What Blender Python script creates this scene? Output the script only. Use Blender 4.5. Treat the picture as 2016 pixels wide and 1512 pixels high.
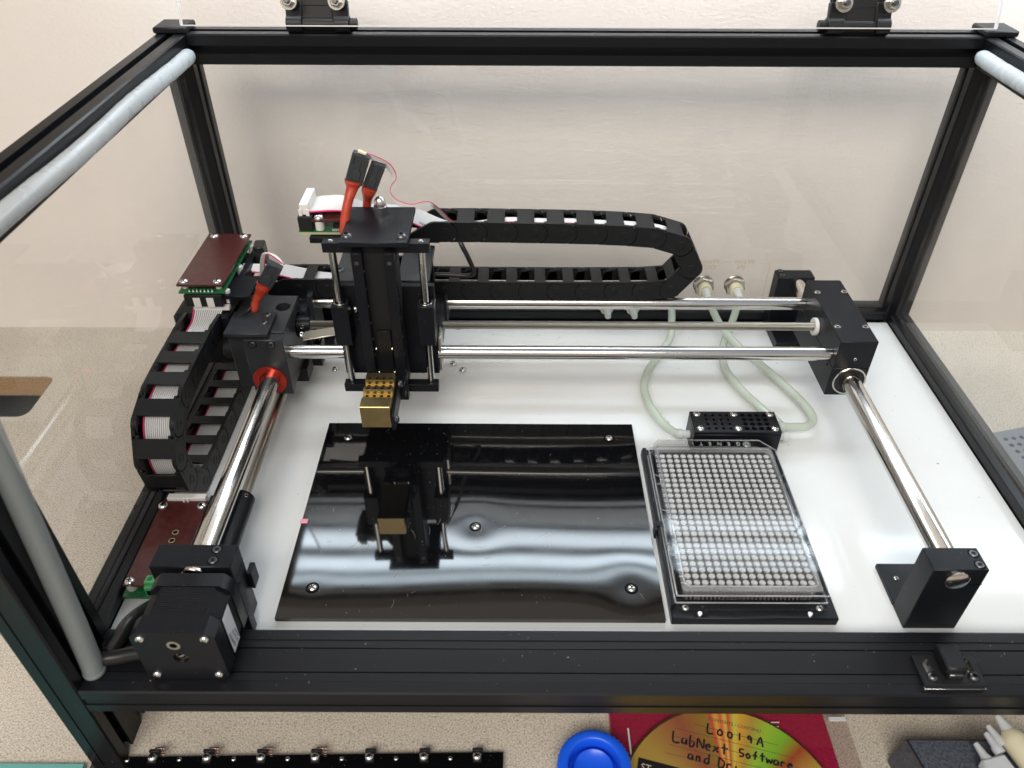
import bpy, bmesh, math, random
from mathutils import Vector, Matrix
for o in list(bpy.data.objects): bpy.data.objects.remove(o)
random.seed(7)
S = 0.001                                   # everything below is written in millimetres
SC = bpy.context.scene
COL = SC.collection

# ------------------------------------------------------------------ camera
cam_d = bpy.data.cameras.new("camera"); cam = bpy.data.objects.new("camera", cam_d); COL.objects.link(cam)
SC.camera = cam
pitch, roll, yaw = .6767, .0044, .0002
fwd = Vector((math.sin(yaw)*math.cos(pitch), math.cos(yaw)*math.cos(pitch), -math.sin(pitch)))
rt = Vector((math.cos(yaw), -math.sin(yaw), 0)); up = rt.cross(fwd)
rt2 = rt*math.cos(roll)+up*math.sin(roll); up2 = -rt*math.sin(roll)+up*math.cos(roll)
m = Matrix((rt2, up2, -fwd)).transposed().to_4x4(); m.translation = Vector((0, 0, .375))
cam.matrix_world = m
cam_d.sensor_fit = 'HORIZONTAL'; cam_d.sensor_width = 36; cam_d.lens = 1532.5*36/2016
cam_d.shift_x = -2/2016; cam_d.shift_y = 5/2016
cam_d.clip_start = .01; cam_d.clip_end = 50
cam_d.dof.use_dof = True; cam_d.dof.focus_distance = .52; cam_d.dof.aperture_fstop = 11

# ------------------------------------------------------------------ room light, lamps, exposure
world = bpy.data.worlds.new("World"); SC.world = world; world.use_nodes = True
bg = world.node_tree.nodes['Background']; bg.inputs[0].default_value = (1.0, .95, .9, 1); bg.inputs[1].default_value = .64
_nt = world.node_tree; _tc = _nt.nodes.new('ShaderNodeTexCoord'); _sx = _nt.nodes.new('ShaderNodeSeparateXYZ'); _rp = _nt.nodes.new('ShaderNodeValToRGB')
_mr = _nt.nodes.new('ShaderNodeMapRange'); _mr.inputs[1].default_value = -1; _mr.inputs[2].default_value = 1          # room seen as floor, walls, ceiling
_nt.links.new(_tc.outputs['Generated'], _sx.inputs[0]); _nt.links.new(_sx.outputs[2], _mr.inputs[0]); _nt.links.new(_mr.outputs[0], _rp.inputs[0]); _nt.links.new(_rp.outputs[0], bg.inputs[0])
_e = _rp.color_ramp.elements; _e[0].position = .42; _e[0].color = (.24, .215, .19, 1); _e[1].position = .80; _e[1].color = (.50, .55, .63, 1)
_k = _e.new(.52); _k.color = (.66, .61, .56, 1); _k = _e.new(.66); _k.color = (.86, .81, .76, 1)
SC.view_settings.view_transform = 'Standard'; SC.view_settings.look = 'None'
SC.view_settings.exposure = .19; SC.view_settings.gamma = 1
SC.render.resolution_x = 1024; SC.render.resolution_y = 768
try:
    SC.cycles.max_bounces = 8; SC.cycles.transparent_max_bounces = 16; SC.cycles.caustics_reflective = False
    SC.cycles.sample_clamp_indirect = 4
except Exception: pass
def area(name, loc, sx, sy, power, color, rot=(0, 0, 0)):
    d = bpy.data.lights.new(name, 'AREA'); d.shape = 'RECTANGLE'; d.size = sx*S; d.size_y = sy*S; d.energy = power; d.color = color
    o = bpy.data.objects.new(name, d); COL.objects.link(o); o.location = Vector(loc)*S; o.rotation_euler = rot
    return o
CEIL = area('ceiling_light', (-350, -1000, 1500), 1400, 700, 34, (1.0, .93, .84), (math.radians(38), 0, 0))

# ------------------------------------------------------------------ materials
def mat(name, base, rough=.5, metal=0, spec=.5, noise=None, bump=None, dust=0, rvar=0, coat=0, trans=0, ior=1.45, alpha=1, aniso=0, coatr=.05):
    m = bpy.data.materials.new(name); m.use_nodes = True; nt = m.node_tree; N = nt.nodes; L = nt.links
    p = N['Principled BSDF']; p.inputs['Base Color'].default_value = (*base, 1); p.inputs['Roughness'].default_value = rough
    p.inputs['Metallic'].default_value = metal; p.inputs['Specular IOR Level'].default_value = spec; p.inputs['IOR'].default_value = ior
    p.inputs['Coat Weight'].default_value = coat; p.inputs['Coat Roughness'].default_value = coatr
    p.inputs['Transmission Weight'].default_value = trans; p.inputs['Alpha'].default_value = alpha
    tc = N.new('ShaderNodeTexCoord'); src = tc.outputs['Object']
    def nz(scale, det=3, rg=.6):
        n = N.new('ShaderNodeTexNoise'); n.inputs['Scale'].default_value = scale; n.inputs['Detail'].default_value = det; n.inputs['Roughness'].default_value = rg
        L.new(src, n.inputs['Vector']); return n.outputs['Fac']
    def ramp(inp, stops):
        r = N.new('ShaderNodeValToRGB'); e = r.color_ramp.elements
        while len(e) < len(stops): e.new(.5)
        for k, (q, c) in enumerate(stops): e[k].position = q; e[k].color = (*c, 1)
        L.new(inp, r.inputs[0]); return r.outputs[0]
    colour = None
    if noise:                                # (scale, stops)
        colour = ramp(nz(noise[0], 4), noise[1])
    if dust:
        v = N.new('ShaderNodeTexVoronoi'); v.inputs['Scale'].default_value = 420; L.new(src, v.inputs['Vector'])
        g = ramp(v.outputs['Distance'], [(0, (1, 1, 1)), (.07, (1, 1, 1)), (.12, (0, 0, 0))])
        q = ramp(nz(90, 2), [(.5, (0, 0, 0)), (.68, (1, 1, 1))])
        mul = N.new('ShaderNodeMath'); mul.operation = 'MULTIPLY'; L.new(g, mul.inputs[0]); L.new(q, mul.inputs[1])
        m2 = N.new('ShaderNodeMath'); m2.operation = 'MULTIPLY'; L.new(mul.outputs[0], m2.inputs[0]); m2.inputs[1].default_value = dust
        mx = N.new('ShaderNodeMix'); mx.data_type = 'RGBA'; L.new(m2.outputs[0], mx.inputs['Factor'])
        if colour: L.new(colour, mx.inputs['A'])
        else: mx.inputs['A'].default_value = (*base, 1)
        mx.inputs['B'].default_value = (.45, .43, .4, 1); colour = mx.outputs['Result']
    if colour: L.new(colour, p.inputs['Base Color'])
    if rvar:
        r = N.new('ShaderNodeMapRange'); L.new(nz(60, 4), r.inputs[0]); r.inputs[3].default_value = max(0, rough-rvar); r.inputs[4].default_value = rough+rvar
        L.new(r.outputs[0], p.inputs['Roughness'])
    if bump:                                 # (scale, strength, distance mm)
        b = N.new('ShaderNodeBump'); b.inputs['Strength'].default_value = bump[1]; b.inputs['Distance'].default_value = bump[2]*S
        L.new(nz(bump[0], 4), b.inputs['Height']); L.new(b.outputs[0], p.inputs['Normal'])
    m['p'] = 1
    return m
M = {}
M['anod'] = mat('black anodised aluminium', (.0065, .0073, .010), .36, spec=.24, bump=(2600, .25, .05), dust=.30, rvar=.06)
M['anod_old'] = mat('worn black anodised aluminium', (.02, .021, .024), .38, spec=.4, noise=(55, [(.3, (.015, .016, .019)), (.7, (.028, .030, .034))]), bump=(1800, .25, .06), dust=.35, rvar=.08)
M['ext'] = mat('black extrusion', (.0058, .0063, .008), .34, spec=.30, bump=(900, .12, .05), dust=.10, rvar=.06)
M['ext_dark'] = mat('black slot strip', (.006, .0068, .0085), .4, spec=.3, dust=.15)
M['chain'] = mat('black nylon', (.0075, .008, .009), .44, spec=.34, bump=(1500, .35, .06), rvar=.08, dust=.15)
M['matte'] = mat('matt black paint', (.006, .006, .007), .6)
M['speck'] = mat('dark crumbs', (.10, .085, .07), .8)
M['fluff'] = mat('pale dust', (.42, .41, .40), .8)
M['hole'] = mat('recess shade', (.003, .003, .003), .9, spec=.1)  # near-black paints the shade inside slits, sockets and holes
M['gloss'] = mat('glossy black acrylic', (.003, .0032, .0038), .045, spec=.66, dust=.3, rvar=.035)
M['floor'] = mat('glossy white panel', (.75, .76, .75), .10, spec=.5, noise=(14, [(.35, (.715, .725, .715)), (.65, (.745, .76, .755))]), coat=.0)
M['steel'] = mat('polished steel', (.62, .6, .57), .16, 1, rvar=.05, bump=(400, .05, .05))
M['steel_screw'] = mat('zinc screw', (.72, .71, .68), .24, 1)
M['bolt'] = mat('black oxide screw', (.13, .13, .135), .30, .9)
M['plug'] = mat('dark grey plug plastic', (.030, .033, .039), .34)
M['thread'] = mat('lead screw steel', (.42, .385, .33), .33, 1)
M['brass'] = mat('brass', (.36, .275, .13), .36, 1, noise=(60, [(.3, (.26, .20, .095)), (.7, (.39, .295, .14))]), rvar=.1, bump=(500, .15, .05))
M['nickel'] = mat('nickel', (.5, .47, .42), .22, 1)
M['red_anod'] = mat('red anodised collar', (.42, .035, .02), .28, .6)
M['red_sleeve'] = mat('red heat shrink', (.46, .05, .022), .38, noise=(160, [(.3, (.36, .036, .018)), (.7, (.52, .065, .03))]), bump=(260, .5, .5))
M['pcb_brown'] = mat('brown phenolic board', (.065, .014, .012), .28, noise=(300, [(.3, (.05, .011, .010)), (.7, (.085, .020, .017))]), dust=.3)
M['pcb_green'] = mat('green board', (.012, .11, .035), .3, noise=(500, [(.42, (.010, .085, .028)), (.6, (.02, .16, .05))]))
M['pcb_edge'] = mat('board edge', (.42, .42, .24), .6)
M['green_term'] = mat('green terminal', (.07, .36, .12), .4)
M['white_pl'] = mat('white plastic', (.72, .70, .66), .4)
M['nylon'] = mat('natural nylon', (.62, .62, .58), .4)
M['rib_w'] = mat('pale ribbon insulation', (.66, .65, .64), .38)
M['rib_gap'] = mat('ribbon gap shade', (.10, .095, .09), .5)  # web coloured dark to paint the shade between the wires
M['rib_p'] = mat('pink ribbon edge', (.62, .03, .14), .4)
M['blackcable'] = mat('black cable', (.012, .012, .012), .32)
M['label'] = mat('white paper label', (.58, .58, .64), .5)
M['print_black'] = mat('black print', (.03, .03, .035), .6)
M['print_dark'] = mat('marker ink', (.012, .010, .012), .4)
M['print_green'] = mat('green print', (.25, .42, .08), .5)
M['print_tan'] = mat('tan etched lettering', (.50, .40, .27), .5)
M['print_grey'] = mat('grey print', (.10, .08, .05), .5)
M['pink'] = mat('pink tape', (.75, .30, .38), .5)
M['blue'] = mat('blue plastic', (.010, .10, .72), .30, bump=(80, .05, .3))
M['crimson'] = mat('crimson card', (.36, .012, .055), .5, noise=(700, [(.35, (.27, .009, .04)), (.65, (.42, .016, .07))]))
M['greybox'] = mat('textured grey plastic', (.055, .062, .075), .45, noise=(700, [(.35, (.035, .04, .05)), (.65, (.09, .10, .12))]), bump=(900, .5, .2))
M['darkside'] = mat('dark box side', (.012, .008, .008), .6)
M['syringe'] = mat('cream plastic', (.62, .57, .40), .38)
M['syr_clear'] = mat('cloudy plastic tip', (.62, .64, .66), .3, alpha=.75)
M['bumper'] = mat('cloudy silicone tube', (.50, .525, .535), .28, alpha=.80, bump=(160, .2, .3), rvar=.1)
M['bumper_thin'] = mat('see-through silicone tube', (.29, .32, .32), .28, alpha=.55, bump=(160, .2, .3))
M['tubing'] = mat('clear vinyl tubing', (.58, .64, .54), .16, alpha=.62)
M['barb'] = mat('clear plastic barb', (.72, .76, .76), .15, alpha=.6)
M['well'] = mat('well bottom polystyrene', (.58, .58, .57), .16, alpha=.9)
M['dome_side'] = mat('tray grey plastic', (.16, .18, .2), .45)
M['fibre'] = mat('chipboard edge', (.36, .22, .10), .9, noise=(900, [(.3, (.20, .11, .05)), (.7, (.58, .38, .19))]), bump=(700, 1, .8))
M['void'] = mat('cable hole shade', (.05, .048, .045), .9)
M['cab'] = mat('cabinet laminate', (.35, .30, .24), .5)
M['teal'] = mat('teal glass edge', (.12, .34, .31), .2)
M['copper'] = mat('pinkish spring clip', (.62, .42, .36), .3, 1)
M['steel_brushed'] = mat('bright flag steel', (.5, .48, .42), .3, 1)

def clear(name, tint, gloss=1.0, rough=.01, ior=1.49, haze=0.0, hazecol=(.8, .8, .8)):
    m = bpy.data.materials.new(name); m.use_nodes = True; nt = m.node_tree; N = nt.nodes; L = nt.links; N.clear()
    out = N.new('ShaderNodeOutputMaterial'); tr = N.new('ShaderNodeBsdfTransparent'); tr.inputs[0].default_value = (*tint, 1)
    gl = N.new('ShaderNodeBsdfGlossy'); gl.inputs['Roughness'].default_value = rough; gl.inputs[0].default_value = (gloss, gloss, gloss, 1)
    fr = N.new('ShaderNodeFresnel'); fr.inputs[0].default_value = ior
    ge = N.new('ShaderNodeNewGeometry'); inv = N.new('ShaderNodeMath'); inv.operation = 'SUBTRACT'; inv.inputs[0].default_value = 1; L.new(ge.outputs['Backfacing'], inv.inputs[1])
    fm = N.new('ShaderNodeMath'); fm.operation = 'MULTIPLY'; L.new(fr.outputs[0], fm.inputs[0]); L.new(inv.outputs[0], fm.inputs[1])
    mx = N.new('ShaderNodeMixShader'); L.new(fm.outputs[0], mx.inputs[0]); L.new(tr.outputs[0], mx.inputs[1]); L.new(gl.outputs[0], mx.inputs[2])
    if haze:
        df = N.new('ShaderNodeBsdfDiffuse'); df.inputs[0].default_value = (*hazecol, 1)
        m2 = N.new('ShaderNodeMixShader')
        tc = N.new('ShaderNodeTexCoord'); n = N.new('ShaderNodeTexNoise'); n.inputs['Scale'].default_value = 9; n.inputs['Detail'].default_value = 5
        L.new(tc.outputs['Object'], n.inputs['Vector'])
        r = N.new('ShaderNodeMapRange'); L.new(n.outputs['Fac'], r.inputs[0]); r.inputs[1].default_value = .35; r.inputs[2].default_value = .7
        r.inputs[3].default_value = haze*.3; r.inputs[4].default_value = haze*1.5
        L.new(r.outputs[0], m2.inputs[0]); L.new(mx.outputs[0], m2.inputs[1]); L.new(df.outputs[0], m2.inputs[2]); L.new(m2.outputs[0], out.inputs[0])
    else: L.new(mx.outputs[0], out.inputs[0])
    return m
M['pane'] = clear('clear acrylic pane', (.975, .972, .965), .9, haze=.05, hazecol=(.75, .73, .7))
M['lidps'] = clear('clear polystyrene', (.95, .95, .95), .55, rough=.03, ior=1.42)
M['lidpane'] = clear('clear acrylic lid', (.97, .955, .95), .6, ior=1.4)
M['wellwall'] = clear('clear well wall', (.88, .88, .88), 1.0, rough=.05, ior=1.5, haze=.15, hazecol=(.88, .88, .88))
M['ps_glint'] = clear('clear edge glint', (.9, .9, .9), 1.0, rough=.1, ior=1.6, haze=.2, hazecol=(.9, .9, .9))  # pale haze paints highlight lines on clear plastic rims and ribs
M['lid_glint'] = mat('lid edge glint', (.74, .72, .70), .25, alpha=.8)  # pale colour paints the bright line along the clear lid's edges
M['jewel'] = clear('clear case', (.93, .9, .9), 1.0, ior=1.5)

def wall_mat():
    m = mat('painted wall', (.66, .61, .565), .55, spec=.3); nt = m.node_tree; N = nt.nodes; L = nt.links; p = N['Principled BSDF']
    tc = N.new('ShaderNodeTexCoord')
    mp = N.new('ShaderNodeMapping'); mp.inputs['Scale'].default_value = (1, 1, 1.5); L.new(tc.outputs['Object'], mp.inputs[0])
    a = N.new('ShaderNodeTexNoise'); a.inputs['Scale'].default_value = 260; a.inputs['Detail'].default_value = 4; a.inputs['Distortion'].default_value = .6; L.new(mp.outputs[0], a.inputs[0])
    b = N.new('ShaderNodeTexNoise'); b.inputs['Scale'].default_value = 45; b.inputs['Detail'].default_value = 3; L.new(mp.outputs[0], b.inputs[0])
    ad = N.new('ShaderNodeMath'); ad.operation = 'MULTIPLY_ADD'; L.new(b.outputs[0], ad.inputs[0]); ad.inputs[1].default_value = .8; L.new(a.outputs[0], ad.inputs[2])
    bp = N.new('ShaderNodeBump'); bp.inputs['Strength'].default_value = .32; bp.inputs['Distance'].default_value = .0009; L.new(ad.outputs[0], bp.inputs['Height']); L.new(bp.outputs[0], p.inputs['Normal'])
    c = N.new('ShaderNodeTexNoise'); c.inputs['Scale'].default_value = 5; c.inputs['Detail'].default_value = 5; L.new(tc.outputs['Object'], c.inputs[0])
    r = N.new('ShaderNodeValToRGB'); r.color_ramp.elements[0].position = .35; r.color_ramp.elements[0].color = (.70, .645, .60, 1)
    r.color_ramp.elements[1].position = .7; r.color_ramp.elements[1].color = (.76, .705, .655, 1); L.new(c.outputs[0], r.inputs[0]); L.new(r.outputs[0], p.inputs['Base Color'])
    return m
M['wall'] = wall_mat()
def desk_mat():
    m = mat('speckled laminate', (.5, .45, .38), .42, spec=.4); nt = m.node_tree; N = nt.nodes; L = nt.links; p = N['Principled BSDF']
    tc = N.new('ShaderNodeTexCoord')
    a = N.new('ShaderNodeTexNoise'); a.inputs['Scale'].default_value = 1000; a.inputs['Detail'].default_value = 3; a.inputs['Roughness'].default_value = .7; L.new(tc.outputs['Object'], a.inputs[0])
    r = N.new('ShaderNodeValToRGB'); e = r.color_ramp.elements; e[0].position = .30; e[0].color = (.20, .16, .115, 1); e[1].position = .72; e[1].color = (.74, .68, .60, 1)
    k = e.new(.44); k.color = (.44, .385, .31, 1); k = e.new(.56); k.color = (.60, .54, .46, 1)
    L.new(a.outputs[0], r.inputs[0]); L.new(r.outputs[0], p.inputs['Base Color'])
    st = N.new('ShaderNodeTexNoise'); st.inputs['Scale'].default_value = 7; st.inputs['Detail'].default_value = 6; L.new(tc.outputs['Object'], st.inputs[0])
    fl_ = N.new('ShaderNodeTexVoronoi'); fl_.inputs['Scale'].default_value = 230; L.new(tc.outputs['Object'], fl_.inputs[0])
    mr = N.new('ShaderNodeMapRange'); L.new(st.outputs[0], mr.inputs[0]); mr.inputs[1].default_value = .35; mr.inputs[2].default_value = .7; mr.inputs[3].default_value = .86; mr.inputs[4].default_value = 1.06
    mf = N.new('ShaderNodeMapRange'); L.new(fl_.outputs['Distance'], mf.inputs[0]); mf.inputs[1].default_value = .05; mf.inputs[2].default_value = .28; mf.inputs[3].default_value = .72; mf.inputs[4].default_value = 1.0
    mm = N.new('ShaderNodeMath'); mm.operation = 'MULTIPLY'; L.new(mr.outputs[0], mm.inputs[0]); L.new(mf.outputs[0], mm.inputs[1])
    vm = N.new('ShaderNodeVectorMath'); vm.operation = 'SCALE'; L.new(r.outputs[0], vm.inputs[0]); L.new(mm.outputs[0], vm.inputs['Scale']); L.new(vm.outputs[0], p.inputs['Base Color'])
    bp = N.new('ShaderNodeBump'); bp.inputs['Strength'].default_value = .25; bp.inputs['Distance'].default_value = .0003; L.new(a.outputs[0], bp.inputs['Height']); L.new(bp.outputs[0], p.inputs['Normal'])
    return m
M['desk'] = desk_mat()
def disc_mat():
    m = mat('gold recordable disc', (.52, .36, .07), .28, .45); nt = m.node_tree; N = nt.nodes; L = nt.links; p = N['Principled BSDF']
    # rainbow sheen painted into the base colour as radial streaks round the disc
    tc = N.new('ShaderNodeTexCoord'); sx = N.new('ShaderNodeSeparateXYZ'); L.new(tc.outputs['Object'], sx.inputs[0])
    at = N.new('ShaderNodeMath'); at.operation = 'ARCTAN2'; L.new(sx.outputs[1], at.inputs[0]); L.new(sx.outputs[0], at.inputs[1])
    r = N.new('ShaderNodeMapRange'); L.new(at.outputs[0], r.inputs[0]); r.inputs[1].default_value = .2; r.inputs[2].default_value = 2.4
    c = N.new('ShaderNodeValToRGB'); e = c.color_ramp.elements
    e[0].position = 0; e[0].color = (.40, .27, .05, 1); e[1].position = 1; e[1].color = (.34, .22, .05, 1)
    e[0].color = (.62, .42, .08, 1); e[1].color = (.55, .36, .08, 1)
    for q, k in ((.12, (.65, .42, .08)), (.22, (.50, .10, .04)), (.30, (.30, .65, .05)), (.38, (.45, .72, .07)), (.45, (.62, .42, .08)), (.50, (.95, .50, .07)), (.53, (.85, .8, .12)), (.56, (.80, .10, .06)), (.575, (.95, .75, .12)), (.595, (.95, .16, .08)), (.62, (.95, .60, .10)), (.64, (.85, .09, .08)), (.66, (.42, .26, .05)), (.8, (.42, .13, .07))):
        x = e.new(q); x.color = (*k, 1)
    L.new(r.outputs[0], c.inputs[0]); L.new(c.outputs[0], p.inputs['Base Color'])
    p.inputs['Anisotropic'].default_value = .6
    return m
M['disc'] = disc_mat()

def lamp_mat():
    m = bpy.data.materials.new('ribbed lamp diffuser'); m.use_nodes = True; nt = m.node_tree; N = nt.nodes; L = nt.links; N.clear()
    out = N.new('ShaderNodeOutputMaterial'); em = N.new('ShaderNodeEmission'); em.inputs[0].default_value = (.77, .90, 1.0, 1)
    tc = N.new('ShaderNodeTexCoord'); sx = N.new('ShaderNodeSeparateXYZ'); L.new(tc.outputs['Object'], sx.inputs[0])
    r = N.new('ShaderNodeMapRange'); L.new(sx.outputs[1], r.inputs[0]); r.inputs[1].default_value = -.043; r.inputs[2].default_value = .041   # across the lamp, front to back
    c = N.new('ShaderNodeValToRGB'); c.color_ramp.interpolation = 'B_SPLINE'; e = c.color_ramp.elements
    e[0].position = 0; e[0].color = (.03,)*3+(1,); e[1].position = 1; e[1].color = (.05,)*3+(1,)
    for q, v in ((.05, .55), (.13, .6), (.21, .06), (.30, .95), (.43, 1.05), (.52, .08), (.62, .08), (.70, 1.1), (.88, .95)):
        x = e.new(q); x.color = (v, v, v, 1)
    L.new(r.outputs[0], c.inputs[0]); mu = N.new('ShaderNodeMath'); mu.operation = 'MULTIPLY'; mu.inputs[1].default_value = 16.0
    L.new(c.outputs[0], mu.inputs[0]); L.new(mu.outputs[0], em.inputs[1]); L.new(em.outputs[0], out.inputs[0]); return m
M['lamp'] = lamp_mat()

# ------------------------------------------------------------------ mesh helpers (millimetres)
class G:
    def __init__(s): s.v = []; s.f = []; s.m = []
    def add(s, vs, fs, mi=0):
        o = len(s.v); s.v += [Vector(q) for q in vs]; s.f += [[i+o for i in f] for f in fs]; s.m += [mi]*len(fs); return s
    def box(s, x0, x1, y0, y1, z0, z1, b=.35, mi=0):
        if x0 > x1: x0, x1 = x1, x0
        c = Vector(((x0+x1)/2, (y0+y1)/2, (z0+z1)/2)); return s.obox(c, Vector((1, 0, 0)), Vector((0, 1, 0)), ((x1-x0)/2, abs(y1-y0)/2, abs(z1-z0)/2), b, mi)
    def obox(s, c, ax, ay, h, b=.35, mi=0):
        ax = Vector(ax).normalized(); ay = Vector(ay); ay = (ay-ax*ay.dot(ax)).normalized(); az = ax.cross(ay); c = Vector(c)
        bm = bmesh.new(); bmesh.ops.create_cube(bm, size=2)
        for v in bm.verts: v.co = Vector((v.co.x*h[0], v.co.y*h[1], v.co.z*h[2]))
        if b > 0: bmesh.ops.bevel(bm, geom=bm.edges[:], offset=min(b, min(h)*.45), segments=1, affect='EDGES')
        bm.verts.index_update()
        s.add([c+ax*v.co.x+ay*v.co.y+az*v.co.z for v in bm.verts], [[v.index for v in f.verts] for f in bm.faces], mi); bm.free(); return s
    def lathe(s, prof, p, d, seg=24, mi=0):
        p = Vector(p); d = Vector(d).normalized(); a = d.orthogonal().normalized(); b = d.cross(a); n = len(prof); vs = []
        for k in range(seg):
            t = 2*math.pi*k/seg; e = a*math.cos(t)+b*math.sin(t)
            for r, h in prof: vs.append(p+e*r+d*h)
        fs = []
        for k in range(seg):
            k2 = (k+1) % seg
            for i in range(n-1): fs.append([k*n+i, k2*n+i, k2*n+i+1, k*n+i+1])
        if prof[0][0] > 1e-6: fs.append([k*n for k in range(seg)][::-1])
        if prof[-1][0] > 1e-6: fs.append([k*n+n-1 for k in range(seg)])
        return s.add(vs, fs, mi)
    def cyl(s, p0, p1, r, seg=24, b=.3, mi=0):
        p0 = Vector(p0); p1 = Vector(p1); L = (p1-p0).length; b = min(b, r*.4, L*.4)
        return s.lathe([(r-b, 0), (r, b), (r, L-b), (r-b, L)], p0, p1-p0, seg, mi)
    def ring(s, p0, p1, ro, ri, seg=28, mi=0):
        p0 = Vector(p0); p1 = Vector(p1); L = (p1-p0).length; b = .2; d = (p1-p0).normalized(); a = d.orthogonal().normalized(); c = d.cross(a)
        prof = [(ri, 0), (ro-b, 0), (ro, b), (ro, L-b), (ro-b, L), (ri, L)]; n = 6; vs = []
        for k in range(seg):
            t = 2*math.pi*k/seg; e = a*math.cos(t)+c*math.sin(t); vs += [p0+e*r+d*h for r, h in prof]
        fs = [[k*n+i, ((k+1) % seg)*n+i, ((k+1) % seg)*n+(i+1) % n, k*n+(i+1) % n] for k in range(seg) for i in range(n)]
        return s.add(vs, fs, mi)
    def tube(s, path, r, seg=10, mi=0, cap=True):
        P = [Vector(q) for q in path]; n = len(P); R = r if isinstance(r, (list, tuple)) else [r]*n
        t0 = (P[1]-P[0]).normalized(); a = t0.orthogonal().normalized(); vs = []
        for i in range(n):
            t = (P[min(i+1, n-1)]-P[max(i-1, 0)]).normalized(); a = (a-t*a.dot(t)).normalized(); b = t.cross(a)
            for k in range(seg):
                u = 2*math.pi*k/seg; vs.append(P[i]+(a*math.cos(u)+b*math.sin(u))*R[i])
        fs = [[i*seg+k, i*seg+(k+1) % seg, (i+1)*seg+(k+1) % seg, (i+1)*seg+k] for i in range(n-1) for k in range(seg)]
        if cap: fs += [list(range(seg))[::-1], [(n-1)*seg+k for k in range(seg)]]
        return s.add(vs, fs, mi)
    def prism(s, poly, o, ax, ay, d, mi=0):
        """poly (u,v) in the plane o + u*ax + v*ay, extruded by vector d"""
        o = Vector(o); ax = Vector(ax); ay = Vector(ay); d = Vector(d); n = len(poly)
        A = [o+ax*u+ay*v for u, v in poly]; vs = A+[q+d for q in A]
        fs = [list(range(n))[::-1], [n+i for i in range(n)]]+[[i, (i+1) % n, n+(i+1) % n, n+i] for i in range(n)]
        return s.add(vs, fs, mi)
    def ball(s, c, r, mi=0, seg=14):
        prof = [(max(1e-7, r*math.sin(math.pi*k/8)), -r*math.cos(math.pi*k/8)) for k in range(9)]; prof[0] = (0, -r); prof[-1] = (0, r)
        return s.lathe(prof, c, (0, 0, 1), seg, mi)
    def mesh(s, name, mats, origin=(0, 0, 0), angle=38):
        me = bpy.data.meshes.new(name); o = Vector(origin)
        me.from_pydata([(q-o)*S for q in s.v], [], s.f)
        for k in (mats if isinstance(mats, (list, tuple)) else [mats]): me.materials.append(M[k] if isinstance(k, str) else k)
        bm = bmesh.new(); bm.from_mesh(me); bmesh.ops.remove_doubles(bm, verts=bm.verts, dist=1e-7)
        bmesh.ops.recalc_face_normals(bm, faces=bm.faces) if len(s.f) == len(s.m) else None
        bm.to_mesh(me); bm.free()
        if len(me.polygons) == len(s.m): me.polygons.foreach_set('material_index', s.m)
        me.polygons.foreach_set('use_smooth', [True]*len(me.polygons)); me.set_sharp_from_angle(angle=math.radians(angle)); me.update()
        return me
ORG = {}
def thing(name, label, cat, loc, group=None):
    o = bpy.data.objects.new(name, None); COL.objects.link(o); o.location = Vector(loc)*S; o.empty_display_size = .01
    o['label'] = label; o['category'] = cat
    if group: o['group'] = group
    ORG[o.name] = Vector(loc); return o
def tagt(o, label, cat, group=None):
    o['label'] = label; o['category'] = cat
    if group: o['group'] = group
    return o
def put(name, g, mats, parent=None, label=None, kind=None, origin=None, angle=38):
    if parent is None:
        if origin is None: c = sum(g.v, Vector())/len(g.v); origin = Vector((c.x, c.y, min(q.z for q in g.v)))
        og = Vector(origin); base = og
    else: og = ORG[parent.name]; base = Vector((0, 0, 0))
    me = g.mesh(name, mats, og, angle)
    o = bpy.data.objects.new(name, me); COL.objects.link(o); o.location = base*S
    if parent: o.parent = parent; ORG[o.name] = og
    else: ORG[o.name] = og
    if label: o['label'] = label
    if kind: o['kind'] = kind
    return o
def inst(name, me, p, parent, rot=None, label=None):
    """an alike piece: shares mesh data; p in world millimetres, rot a 3x3 matrix or None"""
    o = bpy.data.objects.new(name, me); COL.objects.link(o); o.parent = parent
    mt = (rot.to_4x4() if rot else Matrix.Identity(4)); mt.translation = (Vector(p)-ORG[parent.name])*S
    o.matrix_basis = mt; ORG[o.name] = None
    if label: o['label'] = label
    return o
def rot_to(d, spin=0):
    return Vector((0, 0, 1)).rotation_difference(Vector(d).normalized()).to_matrix() @ Matrix.Rotation(spin, 3, 'Z')
def cut(o, cutters, one_by_one=False):
    """holes cut out at once (or one after another where the cutters overlap)"""
    if one_by_one:
        for c in cutters: cut(o, [c])
        return
    g = G()
    for c in cutters: g.add(c.v, c.f)
    me = g.mesh('cutter', 'hole'); c = bpy.data.objects.new('cutter', me); COL.objects.link(c)
    md = o.modifiers.new('b', 'BOOLEAN'); md.object = c; md.operation = 'DIFFERENCE'; md.solver = 'EXACT'
    bpy.context.view_layer.update(); dg = bpy.context.evaluated_depsgraph_get()
    new = bpy.data.meshes.new_from_object(o.evaluated_get(dg)); o.modifiers.clear(); new.name = o.name; o.data = new
    bpy.data.objects.remove(c); new.set_sharp_from_angle(angle=math.radians(30))
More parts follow.
